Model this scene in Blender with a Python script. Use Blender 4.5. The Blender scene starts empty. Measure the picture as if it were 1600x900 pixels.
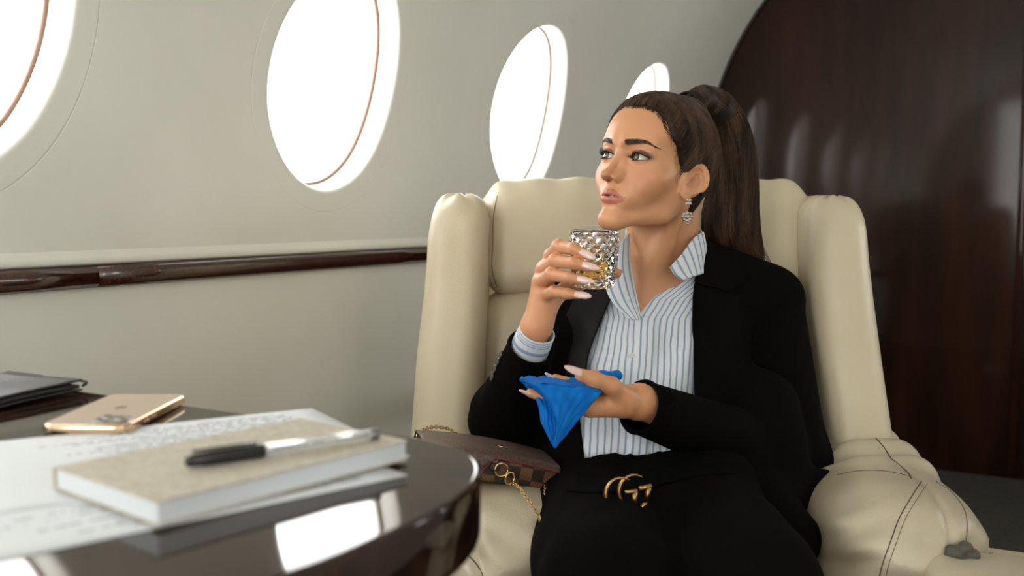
import bpy, bmesh, math, random
import numpy as np
from mathutils import Vector, Matrix

S = bpy.context.scene
C = S.collection
PI = math.pi
# ------------------------------------------------------------------ camera, sky, exposure
# Working frame: x right, y ahead of the camera, z up, floor at z = 0. The cabin itself runs 30 degrees off
# the camera's heading, so at the very end everything is turned by HEAD to put the cabin on the axes.
HEAD = math.radians(30)
EYE = 0.94
FPX = 1556.0
PITCH = math.atan(119 / FPX)
cam_d = bpy.data.cameras.new('camera')
cam = bpy.data.objects.new('camera', cam_d); C.objects.link(cam)
cam.location = (0, 0, EYE)
cam.rotation_euler = (PI / 2 - PITCH, 0, 0)
cam_d.sensor_width = 36.0
cam_d.lens = FPX / 1600 * 36
cam_d.clip_start = 0.02
cam_d.dof.use_dof = True
cam_d.dof.focus_distance = 1.50
cam_d.dof.aperture_fstop = 4.5
S.camera = cam

w = bpy.data.worlds.new('overcast_sky'); S.world = w; w.use_nodes = True
bg = w.node_tree.nodes['Background']
bg.inputs[0].default_value = (1.0, 0.995, 0.98, 1)
bg.inputs[1].default_value = 9.7
S.view_settings.view_transform = 'Standard'
S.view_settings.look = 'None'
S.view_settings.gamma = 1.0
S.view_settings.use_curve_mapping = False
S.view_settings.exposure = 0.0

def area(name, loc, rot, sx, sy, power, color=(1, 1, 1), portal=False):
    l = bpy.data.lights.new(name, 'AREA'); l.shape = 'RECTANGLE'; l.size = sx; l.size_y = sy
    l.energy = power; l.color = color
    if portal: l.cycles.is_portal = True
    o = bpy.data.objects.new(name, l); C.objects.link(o); o.location = loc; o.rotation_euler = rot
    return o

# ------------------------------------------------------------------ small maths
def at(px, py, f):
    """point seen at pixel px, py standing f metres ahead of the camera"""
    u = (px - 800) / FPX; v = (450 - py) / FPX
    den = math.cos(PITCH) + v * math.sin(PITCH)
    return np.array([u * f / den, f, EYE + f * (v * math.cos(PITCH) - math.sin(PITCH)) / den])
def onz(px, py, z):
    """point seen at pixel px, py lying at height z"""
    p = at(px, py, 1.0); k = (z - EYE) / (p[2] - EYE)
    return np.array([p[0] * k, k, z])
def cab(q, s, z):
    """cabin frame (q across, s along) to working frame"""
    return np.array([math.cos(HEAD) * q + math.sin(HEAD) * s, -math.sin(HEAD) * q + math.cos(HEAD) * s, z])
def V(*a): return np.array(a, float)
def unit(v):
    v = np.asarray(v, float); return v / max(1e-12, np.linalg.norm(v))
def srgb(r, g, b):
    f = lambda c: ((c / 255 + .055) / 1.055) ** 2.4 if c > 10.3 else c / 255 / 12.92
    return (f(r), f(g), f(b))

# ------------------------------------------------------------------ objects
ORG = {}
def tag(o, label=None, cat=None, group=None, kind=None):
    if label: o['label'] = label
    if cat: o['category'] = cat
    if group: o['group'] = group
    if kind: o['kind'] = kind
    return o
def thing(name, loc, label, cat, group=None):
    o = bpy.data.objects.new(name, None); C.objects.link(o); o.empty_display_size = .05
    o.location = tuple(loc); ORG[o.name] = np.array(loc, float)
    return tag(o, label, cat, group)
def mesh(name, v, f, m, parent=None, smooth=True, label=None, origin=None, col=None):
    v = np.asarray(v, float)
    if parent is not None: org = ORG[parent.name]
    elif origin is not None: org = np.asarray(origin, float)
    else: org = V((v[:, 0].min() + v[:, 0].max()) / 2, (v[:, 1].min() + v[:, 1].max()) / 2, v[:, 2].min())
    me = bpy.data.meshes.new(name)
    if isinstance(f, np.ndarray) and f.ndim == 2:
        n, k = f.shape
        me.vertices.add(len(v)); me.vertices.foreach_set('co', (v - org).astype(np.float32).ravel())
        me.loops.add(n * k); me.loops.foreach_set('vertex_index', f.astype(np.int32).ravel())
        me.polygons.add(n); me.polygons.foreach_set('loop_start', np.arange(0, n * k, k, dtype=np.int32))
        me.update(calc_edges=True)
    else:
        me.from_pydata([tuple(p) for p in (v - org)], [], [tuple(int(i) for i in q) for q in f]); me.update()
    if smooth: me.polygons.foreach_set('use_smooth', np.ones(len(me.polygons), bool))
    if col is not None:
        a = me.color_attributes.new('Col', 'FLOAT_COLOR', 'POINT')
        c4 = np.ones((len(v), 4), np.float32); c4[:, :col.shape[1]] = col
        a.data.foreach_set('color', c4.ravel())
    if m is not None: me.materials.append(m)
    o = bpy.data.objects.new(name, me); C.objects.link(o)
    if parent is not None: o.parent = parent
    else: o.location = tuple(org)
    ORG[o.name] = org
    if label: o['label'] = label
    return o
class MB:
    def __init__(s): s.v = []; s.f = []; s.n = 0
    def add(s, v, f):
        v = np.asarray(v, float)
        s.f += [tuple(int(i) + s.n for i in q) for q in f]; s.v.append(v); s.n += len(v); return s
    def out(s): return np.vstack(s.v), s.f
    def build(s, name, m, parent=None, **k):
        v, f = s.out(); return mesh(name, v, f, m, parent, **k)
def tube(pts, r, n=8, closed=False, flat=1.0):
    pts = np.asarray(pts, float); m = len(pts)
    r = np.full(m, r, float) if np.isscalar(r) else np.asarray(r, float)
    if closed: t = np.roll(pts, -1, 0) - np.roll(pts, 1, 0)
    else: t = np.gradient(pts, axis=0)
    t /= np.maximum(np.linalg.norm(t, axis=1, keepdims=True), 1e-12)
    up = V(0, 0, 1) if abs(t[0][2]) < .9 else V(1, 0, 0)
    nrm = unit(np.cross(t[0], up)); vs = []
    a = np.arange(n) * 2 * PI / n
    for i in range(m):
        nrm = unit(nrm - t[i] * np.dot(nrm, t[i])); b = np.cross(t[i], nrm)
        vs.append(pts[i] + r[i] * (np.cos(a)[:, None] * nrm + flat * np.sin(a)[:, None] * b))
    v = np.vstack(vs); f = []
    for i in range(m if closed else m - 1):
        j = (i + 1) % m
        for k in range(n): f.append((i * n + k, i * n + (k + 1) % n, j * n + (k + 1) % n, j * n + k))
    if not closed: f += [tuple(range(n))[::-1], tuple((m - 1) * n + k for k in range(n))]
    return v, f
def spline(P, n):
    """Catmull-Rom through points"""
    P = np.asarray(P, float); m = len(P)
    if m == 2: return P[0] + (P[1] - P[0]) * np.linspace(0, 1, n)[:, None]
    Q = np.vstack([2 * P[0] - P[1], P, 2 * P[-1] - P[-2]]); t = np.linspace(0, m - 1, n)
    i = np.minimum(t.astype(int), m - 2); u = (t - i)[:, None]
    p0, p1, p2, p3 = Q[i], Q[i + 1], Q[i + 2], Q[i + 3]
    return .5 * (2 * p1 + (p2 - p0) * u + (2 * p0 - 5 * p1 + 4 * p2 - p3) * u**2 + (3 * p1 - p0 - 3 * p2 + p3) * u**3)
def lathe(prof, n=48, M=None, cap=False):
    prof = np.asarray(prof, float); a = np.arange(n) * 2 * PI / n; v = []
    for r, z in prof: v.append(np.stack([r * np.cos(a), r * np.sin(a), np.full(n, z)], 1))
    v = np.vstack(v); f = []
    for i in range(len(prof) - 1):
        for k in range(n): f.append((i * n + k, i * n + (k + 1) % n, (i + 1) * n + (k + 1) % n, (i + 1) * n + k))
    if cap: f += [tuple(range(n))[::-1], tuple((len(prof) - 1) * n + k for k in range(n))]
    return (v if M is None else v @ M[:3, :3].T + M[:3, 3]), f
def rbox(cx, cy, cz, sx, sy, sz, b=.004, seg=3, M=None):
    bm = bmesh.new(); bmesh.ops.create_cube(bm, size=1)
    for q in bm.verts: q.co = (q.co.x * sx, q.co.y * sy, q.co.z * sz)
    if b > 0: bmesh.ops.bevel(bm, geom=bm.edges[:], offset=b, segments=seg, affect='EDGES', profile=.5)
    v = np.array([q.co[:] for q in bm.verts]) + V(cx, cy, cz); bm.verts.index_update()
    f = [tuple(q.index for q in p.verts) for p in bm.faces]; bm.free()
    if M is not None: v = v @ M[:3, :3].T + M[:3, 3]
    return v, f
def prism(poly, z0, z1, b=0.0, seg=3, b2=None):
    """vertical prism over a closed outline, edges rounded by insetting towards the outline's inside"""
    poly = np.asarray(poly, float); n = len(poly); b2 = b if b2 is None else b2
    t = np.roll(poly, -1, 0) - np.roll(poly, 1, 0); t /= np.linalg.norm(t, axis=1, keepdims=True)
    area_ = .5 * np.sum(poly[:, 0] * np.roll(poly[:, 1], -1) - np.roll(poly[:, 0], -1) * poly[:, 1])
    nr = np.stack([t[:, 1], -t[:, 0]], 1) * (1 if area_ > 0 else -1)
    rings = [(b2 + .0025, z0)]
    for i in range(seg + 1):
        a = PI / 2 * i / seg; rings.append((b2 * (1 - math.sin(a)), z0 + b2 * (1 - math.cos(a))))
    for i in range(seg + 1):
        a = PI / 2 * i / seg; rings.append((b * (1 - math.cos(a)), z1 - b * (1 - math.sin(a))))
    rings.append((b + (.0025 if b > .001 else .0004), z1))
    v = [];
    for ins, z in rings: q = poly - nr * ins; v.append(np.column_stack([q, np.full(n, z)]))
    v = np.vstack(v); f = []
    for i in range(len(rings) - 1):
        for k in range(n):
            q = (i * n + k, i * n + (k + 1) % n, (i + 1) * n + (k + 1) % n, (i + 1) * n + k)
            f.append(q if area_ > 0 else q[::-1])
    top = tuple((len(rings) - 1) * n + k for k in range(n)); bot = tuple(range(n))[::-1]
    f += [top, bot] if area_ > 0 else [top[::-1], bot[::-1]]
    return v, f

# ------------------------------------------------------------------ distance fields -> meshes
def ln(v): return np.sqrt((v * v).sum(-1))
def sph(P, c, r): return ln(P - np.asarray(c, np.float32)) - r
def ell(P, c, r):
    r = np.asarray(r, np.float32); q = (P - np.asarray(c, np.float32)); k0 = ln(q / r); k1 = ln(q / (r * r))
    return k0 * (k0 - 1) / np.maximum(k1, 1e-9)
def cone(P, a, b, ra, rb):
    a = np.asarray(a, np.float32); b = np.asarray(b, np.float32); ab = b - a
    t = np.clip(((P - a) @ ab) / np.dot(ab, ab), 0, 1)
    return ln(P - a - t[..., None] * ab) - (ra + (rb - ra) * t)
def chain(P, pts, rs, k=.01):
    d = None
    for i in range(len(pts) - 1):
        e = cone(P, pts[i], pts[i + 1], rs[i], rs[i + 1]); d = e if d is None else smin(d, e, k)
    return d
def smin(a, b, k):
    h = np.maximum(k - np.abs(a - b), 0) / k; return np.minimum(a, b) - h * h * k * .25
def smax(a, b, k): return -smin(-a, -b, k)
def box(P, c, h, r):
    q = np.abs(P - np.asarray(c, np.float32)) - (np.asarray(h, np.float32) - r)
    return ln(np.maximum(q, 0)) + np.minimum(q.max(-1), 0) - r
def sdf_mesh(fn, lo, hi, res, newton=2):
    lo = np.asarray(lo, float); hi = np.asarray(hi, float); B = 8
    nb = np.ceil((hi - lo) / (res * B)).astype(int)
    n = nb * B + 1
    g = np.stack(np.meshgrid(*[np.arange(k) for k in nb], indexing='ij'), -1).reshape(-1, 3)
    cen = (lo + (g * B + B / 2) * res).astype(np.float32)
    d = fn(cen); hit = np.abs(d) < res * B * .87 * 1.35 + .002
    F = np.empty(n, np.float32)
    Fb = np.where(d < 0, -1., 1.).reshape(nb).astype(np.float32)
    F[:] = 1
    F[:-1, :-1, :-1] = np.repeat(np.repeat(np.repeat(Fb, B, 0), B, 1), B, 2)
    ii = np.arange(B + 1); off = np.stack(np.meshgrid(ii, ii, ii, indexing='ij'), -1).reshape(-1, 3)
    act = g[hit]
    for i in range(0, len(act), 400):
        idx = (act[i:i + 400, None, :] * B + off[None]).reshape(-1, 3)
        val = fn((lo + idx * res).astype(np.float32))
        F[idx[:, 0], idx[:, 1], idx[:, 2]] = val
    s = F < 0
    c = [s[x:x + n[0] - 1, y:y + n[1] - 1, z:z + n[2] - 1] for x in (0, 1) for y in (0, 1) for z in (0, 1)]
    cnt = sum(k.astype(np.int8) for k in c); A = np.argwhere((cnt > 0) & (cnt < 8))
    pos = np.zeros((len(A), 3)); num = np.zeros(len(A))
    cor = [(x, y, z) for x in (0, 1) for y in (0, 1) for z in (0, 1)]
    for p in cor:
        for ax in range(3):
            if p[ax]: continue
            q = list(p); q[ax] = 1
            a = A + p; b = A + q
            fa = F[a[:, 0], a[:, 1], a[:, 2]]; fb = F[b[:, 0], b[:, 1], b[:, 2]]
            m = (fa < 0) != (fb < 0); t = np.where(m, fa / np.where(m, fa - fb, 1), 0)
            e = np.tile(np.array(p, float), (len(A), 1)); e[:, ax] = t
            pos[m] += e[m]; num[m] += 1
    v = lo + (A + pos / num[:, None]) * res
    ID = np.full(n - 1, -1, np.int32); ID[A[:, 0], A[:, 1], A[:, 2]] = np.arange(len(A))
    faces = []
    for ax in range(3):
        sl = [slice(1, -1)] * 3; sl[ax] = slice(0, -1); s0 = s[tuple(sl)]
        sl2 = list(sl); sl2[ax] = slice(1, None); s1 = s[tuple(sl2)]
        base = np.array([1, 1, 1]); base[ax] = 0
        u, w_ = (ax + 1) % 3, (ax + 2) % 3
        for flip in (0, 1):
            E = np.argwhere((s0 & ~s1) if not flip else (~s0 & s1)) + base
            if not len(E): continue
            q = []
            for du, dw in ((-1, -1), (0, -1), (0, 0), (-1, 0)):
                k = E.copy(); k[:, u] += du; k[:, w_] += dw; q.append(ID[k[:, 0], k[:, 1], k[:, 2]])
            q = np.stack(q, 1); faces.append(q[:, ::-1] if flip else q)
    f = np.vstack(faces); f = f[(f >= 0).all(1)]
    e = res * .3
    for _ in range(newton):
        vv = v.astype(np.float32); d = fn(vv)
        gr = np.stack([(fn(vv + np.eye(3, dtype=np.float32)[i] * e) - fn(vv - np.eye(3, dtype=np.float32)[i] * e)) / (2 * e) for i in range(3)], -1)
        g2 = np.maximum((gr * gr).sum(-1), .25)
        st = gr * (d / g2)[:, None]; L = ln(st); st *= np.minimum(1, res * .7 / np.maximum(L, 1e-9))[:, None]
        v = v - st
    return v, f
def march(fn, p, d, mx=.5, rep=40):
    """push points along direction d until they meet the surface"""
    p = np.array(p, np.float32).reshape(-1, 3); d = unit(d).astype(np.float32)
    for _ in range(rep): p = p + d * (fn(p) * .8)[:, None]
    return p.astype(float)
def sdf_part(name, fn, lo, hi, res, m, parent, **k):
    v, f = sdf_mesh(fn, lo, hi, res); return mesh(name, v, f, m, parent, **k)

# ------------------------------------------------------------------ materials
def new_mat(name):
    m = bpy.data.materials.new(name); m.use_nodes = True; nt = m.node_tree
    return m, nt, nt.nodes['Principled BSDF']
def N(nt, t, **k):
    n = nt.nodes.new(t)
    for a, b in k.items():
        if a.startswith('i_'):
            key = a[2:]; key = int(key) if key.isdigit() else key.replace('_', ' ')
            n.inputs[key].default_value = b
        else: setattr(n, a, b)
    return n
def pbr(name, col, rough=.5, metal=0., coat=0., coat_r=.05, col2=None, nscale=8., ndet=4., stretch=None, bump=0., bscale=200., bstretch=None,
        spec=.5, sheen=0., sss=0., emis=None, fac=(.35, .65), attr=False, bump_dist=.001, rough2=None):
    m, nt, p = new_mat(name); L = nt.links.new
    p.inputs['Base Color'].default_value = (*col, 1); p.inputs['Roughness'].default_value = rough
    p.inputs['Metallic'].default_value = metal; p.inputs['Coat Weight'].default_value = coat
    p.inputs['Coat Roughness'].default_value = coat_r; p.inputs['Specular IOR Level'].default_value = spec
    p.inputs['Sheen Weight'].default_value = sheen
    tc = N(nt, 'ShaderNodeTexCoord')
    if attr:
        a = N(nt, 'ShaderNodeAttribute', attribute_name='Col'); L(a.outputs['Color'], p.inputs['Base Color'])
    if col2 is not None:
        src = tc.outputs['Object']
        if stretch:
            mp = N(nt, 'ShaderNodeMapping'); mp.inputs['Scale'].default_value = stretch; L(src, mp.inputs[0]); src = mp.outputs[0]
        nz = N(nt, 'ShaderNodeTexNoise'); nz.inputs['Scale'].default_value = nscale; nz.inputs['Detail'].default_value = ndet
        L(src, nz.inputs['Vector'])
        mr = N(nt, 'ShaderNodeMapRange'); mr.inputs[1].default_value = fac[0]; mr.inputs[2].default_value = fac[1]; L(nz.outputs[0], mr.inputs[0])
        mx = N(nt, 'ShaderNodeMix', data_type='RGBA'); L(mr.outputs[0], mx.inputs[0])
        mx.inputs[6].default_value = (*col, 1); mx.inputs[7].default_value = (*col2, 1)
        L(mx.outputs[2], p.inputs['Base Color'])
        if rough2 is not None:
            r2 = N(nt, 'ShaderNodeMapRange'); r2.inputs[3].default_value = rough; r2.inputs[4].default_value = rough2
            L(mr.outputs[0], r2.inputs[0]); L(r2.outputs[0], p.inputs['Roughness'])
    if bump:
        src = tc.outputs['Object']
        if bstretch:
            mp = N(nt, 'ShaderNodeMapping'); mp.inputs['Scale'].default_value = bstretch; L(src, mp.inputs[0]); src = mp.outputs[0]
        nz = N(nt, 'ShaderNodeTexNoise'); nz.inputs['Scale'].default_value = bscale; nz.inputs['Detail'].default_value = 3
        L(src, nz.inputs['Vector'])
        b = N(nt, 'ShaderNodeBump'); b.inputs['Strength'].default_value = bump; b.inputs['Distance'].default_value = bump_dist
        L(nz.outputs[0], b.inputs['Height']); L(b.outputs[0], p.inputs['Normal'])
    if sss:
        p.inputs['Subsurface Weight'].default_value = sss; p.inputs['Subsurface Radius'].default_value = (.0035, .0013, .0007)
        p.inputs['Subsurface Scale'].default_value = 1.0
    if emis: p.inputs['Emission Color'].default_value = (*emis[:3], 1); p.inputs['Emission Strength'].default_value = emis[3]
    return m

M_wall = pbr('cabin_lining', srgb(238, 237, 228), .5, col2=srgb(231, 230, 220), nscale=2.2, ndet=6, bump=.15, bscale=260, bump_dist=.0006)
M_reveal = pbr('window_reveal', srgb(226, 225, 220), .4)
M_gasket = pbr('window_gasket', srgb(128, 100, 84), .6)
M_trim = pbr('mahogany_trim', srgb(74, 36, 20), .22, col2=srgb(34, 15, 8), nscale=14, stretch=(1, 12, 12), coat=.8, coat_r=.12, bump=.2, bscale=30, bstretch=(1, 14, 14))
M_bulk = pbr('mahogany_panel', srgb(50, 24, 12), .5, col2=srgb(22, 10, 5), nscale=2.2, ndet=8, stretch=(4, 4, .7), coat=.35, coat_r=.08, spec=.06, fac=(.3, .7), bump=.12, bscale=5, bump_dist=.004)
M_table = pbr('lacquered_table_wood', srgb(50, 30, 20), .3, col2=srgb(26, 14, 9), nscale=5, ndet=7, stretch=(1, 9, 9), coat=.85, coat_r=.05, spec=.0)
M_carpet = pbr('dark_carpet', srgb(60, 56, 48), .95, col2=srgb(44, 41, 35), nscale=90, bump=1, bscale=500, bump_dist=.004)
M_lea = pbr('cream_leather', srgb(215, 202, 175), .38, col2=srgb(206, 192, 163), nscale=5, ndet=6, bump=.35, bscale=330, bump_dist=.0012, coat=.15, coat_r=.3, rough2=.5)
M_lea2 = pbr('worn_shaded_leather', srgb(204, 192, 168), .40, col2=srgb(188, 175, 150), nscale=9, ndet=6, bump=.6, bscale=380, bump_dist=.0014, coat=.25, coat_r=.25)  # colour set darker to paint in light falling off at the right arm
M_stitch = pbr('stitching', srgb(116, 100, 80), .8)
M_stitchd = pbr('stitching_dark', srgb(84, 72, 60), .8)
M_black = pbr('black_wool', (.0034, .0030, .0027), .95, spec=.05, bump=.5, bscale=900, bump_dist=.0006)
M_blacks = pbr('black_satin_lapel', (.005, .0046, .0043), .65, spec=.14, bump=.3, bscale=900, bump_dist=.0004)
M_gold = pbr('polished_gold', srgb(208, 178, 128), .22, metal=1)
M_agold = pbr('aged_gold', srgb(186, 146, 88), .3, metal=1)
M_steel = pbr('brushed_steel', srgb(160, 158, 152), .35, metal=1)
# ------------------------------------------------------------------ the cabin
D0, R0, H0 = 1.35, 1.08, EYE + .14          # lining: upright up to H0, then a quarter arch of radius R0
SW = -2.35; S0, S1 = -2.6, 3.88              # cabin length behind and ahead of the camera
QR = D0 - 2 * R0                             # the other side mirrors it about the arch's centre
def prof(l):
    """arc length l up the left lining (l = height while upright) -> q, z, outward normal"""
    if l < H0: return -D0, l, (-1., 0.)
    a = min((l - H0) / R0, PI)
    return -D0 + R0 - R0 * math.cos(a), H0 + R0 * math.sin(a), (-math.cos(a), math.sin(a))
WINS = [-1.63, -.82, -.01, .80, 1.61, 2.42, 3.22]
HW, HH, LC, LEAN = .190, .232, EYE + .278, .035
def wall_side(name, side):
    """one side lining with its oval window openings; side -1 left, +1 right"""
    v, f = [], []
    def put(s, l, dep=0, sh=0):
        q, z, n = prof(l); s += sh; q += n[0] * dep; z += n[1] * dep
        if side > 0: q = 2 * (-D0 + R0) - q
        v.append(cab(q, s, z)); return len(v) - 1
    LT = H0 + R0 * PI / 2; L0 = LC - .36; L1 = LC + .36
    edges = [S0] + [(a + b) / 2 for a, b in zip(WINS, WINS[1:])] + [S1]
    edges[0] = S0
    K = 72
    for wi, sc in enumerate(WINS):
        a0, a1 = edges[wi], edges[wi + 1]
        # ring list: reveal depth rings (smaller opening deeper), lip, groove, out to the bay rectangle
        def el(k, g, dep):
            a = 2 * PI * k / K; return put(sc + (HW + g) * math.cos(a) + LEAN * math.sin(a), LC + (HH + g) * math.sin(a), dep)
        rings = []
        for g, dep in ((-.012, .062), (-.0085, .045), (-.004, .02), (-.0005, .006), (.003, .0015), (.008, 0), (.012, 0), (.030, 0), (.044, 0), (.0462, 0), (.0470, .0007), (.0478, 0), (.049, 0)):
            rings.append([el(k, g, dep) for k in range(K)])
        # bay rectangle with true corners
        for rho in (.35, .7, 1.0):
            ring = []
            for k in range(K):
                a = 2 * PI * k / K; c, s_ = math.cos(a), math.sin(a)
                ex, ey = (HW + .049) * c, (HH + .049) * s_
                t = min(((a1 - sc) if c > 0 else (sc - a0)) / max(abs(c), 1e-6), ((L1 - LC) if s_ > 0 else (LC - L0)) / max(abs(s_), 1e-6))
                ex += LEAN * s_; x, y = ex + (t * c - ex) * rho, ey + (t * s_ - ey) * rho
                ring.append(put(sc + x, LC + y))
            rings.append(ring)
        for r in range(len(rings) - 1):
            for k in range(K):
                q = (rings[r][k], rings[r][(k + 1) % K], rings[r + 1][(k + 1) % K], rings[r + 1][k]); f.append(q)
        # corners of the bay: fill triangles between neighbouring boundary points and the corner
        last = rings[-1]
        for cx, cy, sg in ((a1, L1, 0), (a0, L1, 1), (a0, L0, 2), (a1, L0, 3)):
            ang = math.atan2(cy - LC, cx - sc) % (2 * PI); k = int(ang / (2 * PI) * K)
            f.append((last[k % K], last[(k + 1) % K], put(cx, cy)))
    # plain strips below and above
    def strip(la, lb, nl):
        ss = np.linspace(S0, S1, 40); g = [[put(s, l) for s in ss] for l in np.linspace(la, lb, nl)]
        for i in range(nl - 1):
            for j in range(39): f.append((g[i][j], g[i][j + 1], g[i + 1][j + 1], g[i + 1][j]))
    strip(0, L0, 6); strip(L1, LT, 14)
    o = mesh(name, np.array(v), f, M_wall); tag(o, kind='structure'); return o
def cabin():
    wl = wall_side('wall_left', -1); wr = wall_side('wall_right', 1)
    for side, nm in ((-1, 0), (1, len(WINS))):
        for wi, sc in enumerate(WINS):
            def ring(g, dep, K=56):
                out = []
                for k in range(K):
                    a = 2 * PI * k / K; l = LC + (HH + g) * math.sin(a); q, z, n = prof(l); q += n[0] * dep; z += n[1] * dep
                    if side > 0: q = 2 * (-D0 + R0) - q
                    out.append(cab(q, sc + (HW + g) * math.cos(a) + LEAN * math.sin(a), z))
                return np.array(out)
            num = wi + 1 + nm
            g = MB().add(*tube(ring(-.0105, .050), .0044, 8, closed=True))
            o = g.build('window_%d' % num, M_gasket); tag(o, kind='structure')
            K = 56; A = [ring(g_, .058) for g_ in (-.008, -.07, -.14, -.19)]
            v = np.vstack(A + [A[-1].mean(0)[None]]); f = []
            for r in range(3):
                for k in range(K): f.append((r * K + k, r * K + (k + 1) % K, (r + 1) * K + (k + 1) % K, (r + 1) * K + k))
            for k in range(K): f.append((3 * K + k, 3 * K + (k + 1) % K, 4 * K))
            mesh('pane', v, f, M_pane, o)
            if side > 0 and .5 < sc < 2:      # unseen blinds added on the right to hold back its daylight
                A = [ring(g_, .040) for g_ in (-.008, -.07, -.14, -.19)]; mesh('added_blind', np.vstack(A + [A[-1].mean(0)[None]]), f, M_reveal, o); continue
            # sky seen through each opening is sampled through a portal
            q, z, n = prof(LC); nq = n[0] * (1 if side < 0 else -1)
            if side > 0: q = 2 * (-D0 + R0) - q
            c = cab(q + nq * .07, sc, z + n[1] * .07)
            dr = V(*(cab(-nq, 0, -n[1])))   # pointing into the cabin
            rot = Vector(dr).to_track_quat('-Z', 'Y').to_euler()
            area('daylight_portal', c, rot, .46, .5, 1, portal=True)
    # floor, ceiling closed by the arch itself
    qs = np.linspace(-D0, QR * -1 * -1 if False else (2 * (-D0 + R0) + D0), 2)
    v = [cab(qs[0], S0, 0), cab(qs[1], S0, 0), cab(qs[1], S1, 0), cab(qs[0], S1, 0)]
    v2 = [p - V(0, 0, .05) for p in v]
    o = mesh('floor', v + v2, [(0, 1, 2, 3), (7, 6, 5, 4), (0, 4, 5, 1), (1, 5, 6, 2), (2, 6, 7, 3), (3, 7, 4, 0)], M_carpet, smooth=False); tag(o, kind='structure')
    # bulkheads: slabs cut to the arch
    def end(name, s, th, m, door=None):
        ls = list(np.linspace(0, H0, 4)[:-1]) + list(np.linspace(H0, H0 + R0 * PI / 2, 24))
        L = [prof(l)[:2] for l in ls]; Rr = [(2 * (-D0 + R0) - q, z) for q, z in L[::-1][1:]]
        P = L + Rr; n = len(P)
        if door is None:
            v = [cab(q, s, z) for q, z in P] + [cab(q, s + th, z) for q, z in P]
            f = [tuple(range(n)), tuple(range(2 * n - 1, n - 1, -1))] + [(i, (i + 1) % n, n + (i + 1) % n, n + i)[::-1] for i in range(n)]
        else:
            q0, q1, zt = door; v = []; f = []
            half = len(L) - 1
            A = [p for p in P if p[1] >= 0]
            # outline split into left piece, right piece and the piece over the doorway
            left = [p for p in P[:len(L)] if p[0] <= q0] ; lt = [(q0, H0 + math.sqrt(max(0, R0**2 - (q0 + D0 - R0)**2)))]
            right = [p for p in P[len(L) - 1:] if p[0] >= q1]; rt = [(q1, H0 + math.sqrt(max(0, R0**2 - (q1 + D0 - R0)**2)))]
            mid = [p for p in P if q0 < p[0] < q1 and p[1] > H0]
            for poly in (left + lt + [(q0, 0)], rt + right + [(q1, 0)], [(q0, zt)] + lt + mid + rt + [(q1, zt)]):
                b = len(v); k = len(poly)
                v += [cab(q, s, z) for q, z in poly] + [cab(q, s + th, z) for q, z in poly]
                f += [tuple(b + i for i in range(k)), tuple(b + i for i in range(2 * k - 1, k - 1, -1))]
                f += [(b + i, b + (i + 1) % k, b + k + (i + 1) % k, b + k + i)[::-1] for i in range(k)]
        o = mesh(name, np.array(v), f, m, smooth=False); tag(o, kind='structure'); return o
    end('wall_front', S1, .05, M_bulk)
    end('wall_back', S0 - .05, .05, M_wall, door=(-.75, -.05, 1.95))
    area('daylight_portal', cab(-.40, S0 - .08, 1.0), Vector(cab(0, 1, 0)).to_track_quat('-Z', 'Y').to_euler(), .7, 1.9, 1, portal=True)
    # vertical joint strip on the front bulkhead, with a half round bead along the arch
    p = [cab(qv, S1 - .004, z) for qv, z in [prof(l)[:2] for l in np.linspace(.0, H0 + R0 * PI / 2, 60)]]
    p = [a + (cab(-D0 + R0, S1, a[2]) - a) * .006 for a in p]
    o = mesh('trim_2', *tube(p, .010, 8), M_bulk); tag(o, kind='structure')
    b = MB(); qj = -.20
    b.add(*rbox(0, 0, 0, .028, .010, 2.05, .003))
    v, f = b.out(); v = np.array([cab(qj + a[0], S1 - .004 + a[1], 1.03 + a[2]) for a in v])
    o = mesh('trim_3', v, f, M_bulk); tag(o, kind='structure')
    # side rail: mahogany moulding in a shallow shelf of the lining, in lengths butted end to end
    zr = EYE - .112 + .012
    cuts = [-2.59, -1.2, .16, 1.02, 1.93, 2.8, 3.86]
    pr = [(0, -.017), (.012, -.018), (.018, -.012), (.019, .006), (.014, .014), (.004, .017), (0, .017)]
    for i in range(len(cuts) - 1):
        a, c_ = cuts[i] + .0006, cuts[i + 1] - .0006; v = []; f = []
        ss = np.linspace(a, c_, 8); k = len(pr)
        for s in ss: v += [cab(-D0 + x, s, zr + z) for x, z in pr]
        for j in range(7):
            for t in range(k): f.append((j * k + t, j * k + (t + 1) % k, (j + 1) * k + (t + 1) % k, (j + 1) * k + t)[::-1])
        f += [tuple(range(k)), tuple(7 * k + t for t in range(k))[::-1]]
        if i == 0: o = mesh('trim_1', np.array(v), f, M_trim); tag(o, kind='structure'); root = o
        else: mesh('rail_length', np.array(v), f, M_trim, root)
    # narrow ledge of the lining right over the rail
    led = [(0, .017), (.006, .0185), (.009, .022), (.006, .030), (0, .040)]
    v = []; f = []; k = len(led)
    for s in (S0, S1): v += [cab(-D0 + x, s, zr + z) for x, z in led]
    f = [(t, t + 1, k + t + 1, k + t)[::-1] for t in range(k - 1)]
    o = mesh('trim_4', np.array(v), f, M_wall); tag(o, kind='structure')

def pane_mat():
    m, nt, p = new_mat('window_pane'); L = nt.links.new
    nt.nodes.remove(p); out = nt.nodes['Material Output']
    t = N(nt, 'ShaderNodeBsdfTransparent'); g = N(nt, 'ShaderNodeBsdfGlossy'); g.inputs['Roughness'].default_value = .02
    mx = N(nt, 'ShaderNodeMixShader'); mx.inputs[0].default_value = .05; L(t.outputs[0], mx.inputs[1]); L(g.outputs[0], mx.inputs[2]); L(mx.outputs[0], out.inputs[0])
    return m
M_pane = pane_mat()

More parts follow.
